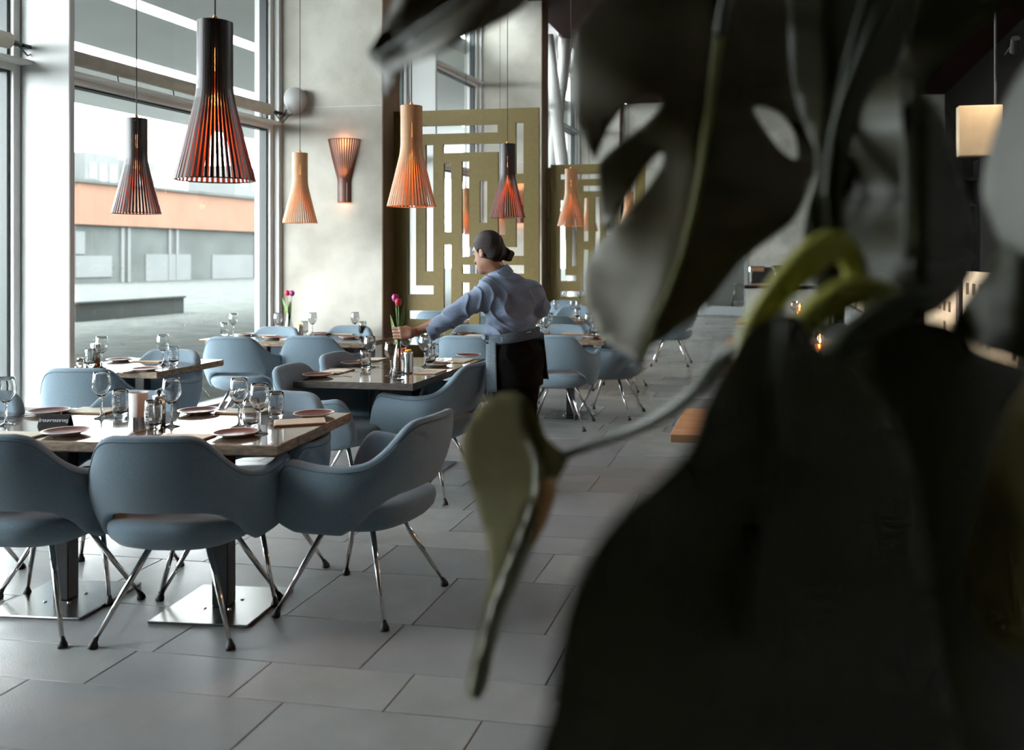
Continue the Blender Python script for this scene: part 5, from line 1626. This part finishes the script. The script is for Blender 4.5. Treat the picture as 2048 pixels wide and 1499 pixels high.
# pale curling leaf and its stalk
def dpale(x, y):
    mx = interp(y, [780, 900, 980, 1100, 1250, 1400], [1050, 1080, 1085, 1040, 985, 950])
    return 1.12 + 0.0009 * max(0, mx - x) * 0.6 + 0.0013 * max(0, x - mx) - 0.00015 * (y - 900)
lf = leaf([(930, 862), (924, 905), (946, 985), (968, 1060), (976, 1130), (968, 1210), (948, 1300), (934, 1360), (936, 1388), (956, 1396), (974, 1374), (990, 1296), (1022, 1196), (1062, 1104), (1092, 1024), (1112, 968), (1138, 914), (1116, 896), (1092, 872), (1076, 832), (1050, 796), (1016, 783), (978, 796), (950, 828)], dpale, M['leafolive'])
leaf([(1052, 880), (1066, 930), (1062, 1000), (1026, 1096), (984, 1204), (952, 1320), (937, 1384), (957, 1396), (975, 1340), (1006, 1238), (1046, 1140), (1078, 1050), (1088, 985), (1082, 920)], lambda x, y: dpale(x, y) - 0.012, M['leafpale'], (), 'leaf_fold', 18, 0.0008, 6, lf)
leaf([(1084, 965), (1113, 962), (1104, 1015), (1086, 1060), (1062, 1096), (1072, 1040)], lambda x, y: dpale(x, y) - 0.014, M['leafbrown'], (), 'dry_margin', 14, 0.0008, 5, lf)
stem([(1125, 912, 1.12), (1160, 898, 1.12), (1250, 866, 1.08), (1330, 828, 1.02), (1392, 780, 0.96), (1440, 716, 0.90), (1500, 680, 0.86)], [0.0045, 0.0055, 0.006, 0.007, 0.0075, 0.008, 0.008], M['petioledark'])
# big shaded leaves low on the right
def dbig(x, y): return 0.47 + 0.00026 * (x - 1100) + 0.02 * math.sin(y * 0.012) - 0.00004 * (y - 900)
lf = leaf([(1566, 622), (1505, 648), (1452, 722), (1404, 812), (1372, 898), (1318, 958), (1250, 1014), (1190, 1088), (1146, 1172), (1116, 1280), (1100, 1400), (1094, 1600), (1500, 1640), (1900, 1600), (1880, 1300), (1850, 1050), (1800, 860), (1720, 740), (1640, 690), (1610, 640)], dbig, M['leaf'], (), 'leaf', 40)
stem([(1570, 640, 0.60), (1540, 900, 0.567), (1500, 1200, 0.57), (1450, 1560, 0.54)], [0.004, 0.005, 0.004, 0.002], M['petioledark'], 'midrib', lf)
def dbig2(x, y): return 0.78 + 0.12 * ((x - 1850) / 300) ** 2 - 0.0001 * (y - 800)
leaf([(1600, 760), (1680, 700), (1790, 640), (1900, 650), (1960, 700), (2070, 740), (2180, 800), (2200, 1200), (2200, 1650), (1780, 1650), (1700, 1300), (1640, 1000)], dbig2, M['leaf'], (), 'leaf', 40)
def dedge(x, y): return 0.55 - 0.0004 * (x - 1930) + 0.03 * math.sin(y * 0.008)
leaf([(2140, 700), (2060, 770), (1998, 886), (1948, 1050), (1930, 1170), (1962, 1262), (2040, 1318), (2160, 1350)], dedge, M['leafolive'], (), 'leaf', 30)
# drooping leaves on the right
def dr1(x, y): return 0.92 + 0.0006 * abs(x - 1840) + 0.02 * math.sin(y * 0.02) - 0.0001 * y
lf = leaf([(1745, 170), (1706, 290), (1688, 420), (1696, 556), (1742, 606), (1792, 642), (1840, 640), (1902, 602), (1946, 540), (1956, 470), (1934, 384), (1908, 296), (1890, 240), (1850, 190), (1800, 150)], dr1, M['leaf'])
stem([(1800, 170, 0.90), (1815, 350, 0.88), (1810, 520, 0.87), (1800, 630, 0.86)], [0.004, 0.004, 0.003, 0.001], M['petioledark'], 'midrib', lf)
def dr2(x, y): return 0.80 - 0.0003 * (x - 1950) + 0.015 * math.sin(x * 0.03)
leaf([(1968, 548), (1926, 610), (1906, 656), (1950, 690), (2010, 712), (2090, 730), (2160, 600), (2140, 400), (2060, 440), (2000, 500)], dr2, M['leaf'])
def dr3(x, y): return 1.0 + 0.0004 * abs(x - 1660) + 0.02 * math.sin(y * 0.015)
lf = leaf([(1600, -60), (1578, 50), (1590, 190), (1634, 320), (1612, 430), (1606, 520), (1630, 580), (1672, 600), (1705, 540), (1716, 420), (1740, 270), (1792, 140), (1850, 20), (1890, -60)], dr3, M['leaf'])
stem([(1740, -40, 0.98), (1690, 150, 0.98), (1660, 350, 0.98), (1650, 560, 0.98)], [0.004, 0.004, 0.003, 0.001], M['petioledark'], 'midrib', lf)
def dr4(x, y): return 0.88 + 0.0003 * (2048 - x) + 0.02 * math.sin(y * 0.02 + x * 0.01)
leaf([(1880, -60), (1824, 60), (1780, 180), (1756, 270), (1800, 230), (1860, 160), (1930, 84), (2010, 20), (2080, -60)], dr4, M['leaf'])
leaf([(2120, 80), (2040, 150), (1990, 260), (1966, 380), (1984, 440), (2016, 500), (2120, 480)], lambda x, y: 0.74 + 0.0005 * (2048 - x), M['leaf'])
# yellow-green stalks, light on them put into the colour, and dark stalks
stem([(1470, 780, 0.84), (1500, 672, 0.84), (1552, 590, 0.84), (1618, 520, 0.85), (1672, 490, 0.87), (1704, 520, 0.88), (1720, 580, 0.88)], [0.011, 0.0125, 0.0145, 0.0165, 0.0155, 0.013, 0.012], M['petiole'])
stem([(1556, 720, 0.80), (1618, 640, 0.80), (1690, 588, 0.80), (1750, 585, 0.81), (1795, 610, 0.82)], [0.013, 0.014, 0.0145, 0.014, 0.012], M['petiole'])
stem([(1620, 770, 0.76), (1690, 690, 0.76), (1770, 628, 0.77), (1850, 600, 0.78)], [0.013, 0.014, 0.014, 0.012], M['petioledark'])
stem([(1655, 400, 0.95), (1672, 260, 0.96), (1720, 120, 0.97), (1790, -40, 0.98)], [0.006, 0.0065, 0.007, 0.008], M['petioledark'])
# stem down to the planter
ob('trunk', MB().tube([Vector((0, 0, 0.42)), Vector((0.01, 0.02, 0.7)), Vector((-0.02, 0, 1.0)), Vector((-0.03, 0.0, 1.25)), Vector((0.0, 0.0, 1.45))], [0.022, 0.021, 0.019, 0.016, 0.012], 12).mesh('trunk', M['petioledark'], True), PLANT)
for (a, b_) in (((1470, 780, 0.84), (-0.03, 0, 1.2)), ((1556, 720, 0.80), (-0.02, 0, 1.1)), ((1620, 770, 0.76), (-0.02, 0, 1.05)), ((1500, 680, 0.86), (-0.03, 0, 1.15))):
    q = W(*a) - PO
    ob('petiole', MB().tube([q, q.lerp(Vector(b_), 0.5) + Vector((0, 0, -0.06)), Vector(b_)], 0.009, 10).mesh('petiole', M['petioledark'], True), PLANT)
ob('planter', MB().lathe([(0, 0), (0.17, 0), (0.21, 0.40), (0.215, 0.42), (0.195, 0.42), (0.19, 0.37), (0, 0.37)], 32).mesh('planter', M['pot'], True), PLANT)
ob('soil', MB().lathe([(0.192, 0.385), (0.1, 0.395), (0, 0.40)], 24).mesh('soil', M['soil']), PLANT)
tag(PLANT, 'large potted monstera with split leaves in the blurred foreground', 'plant')
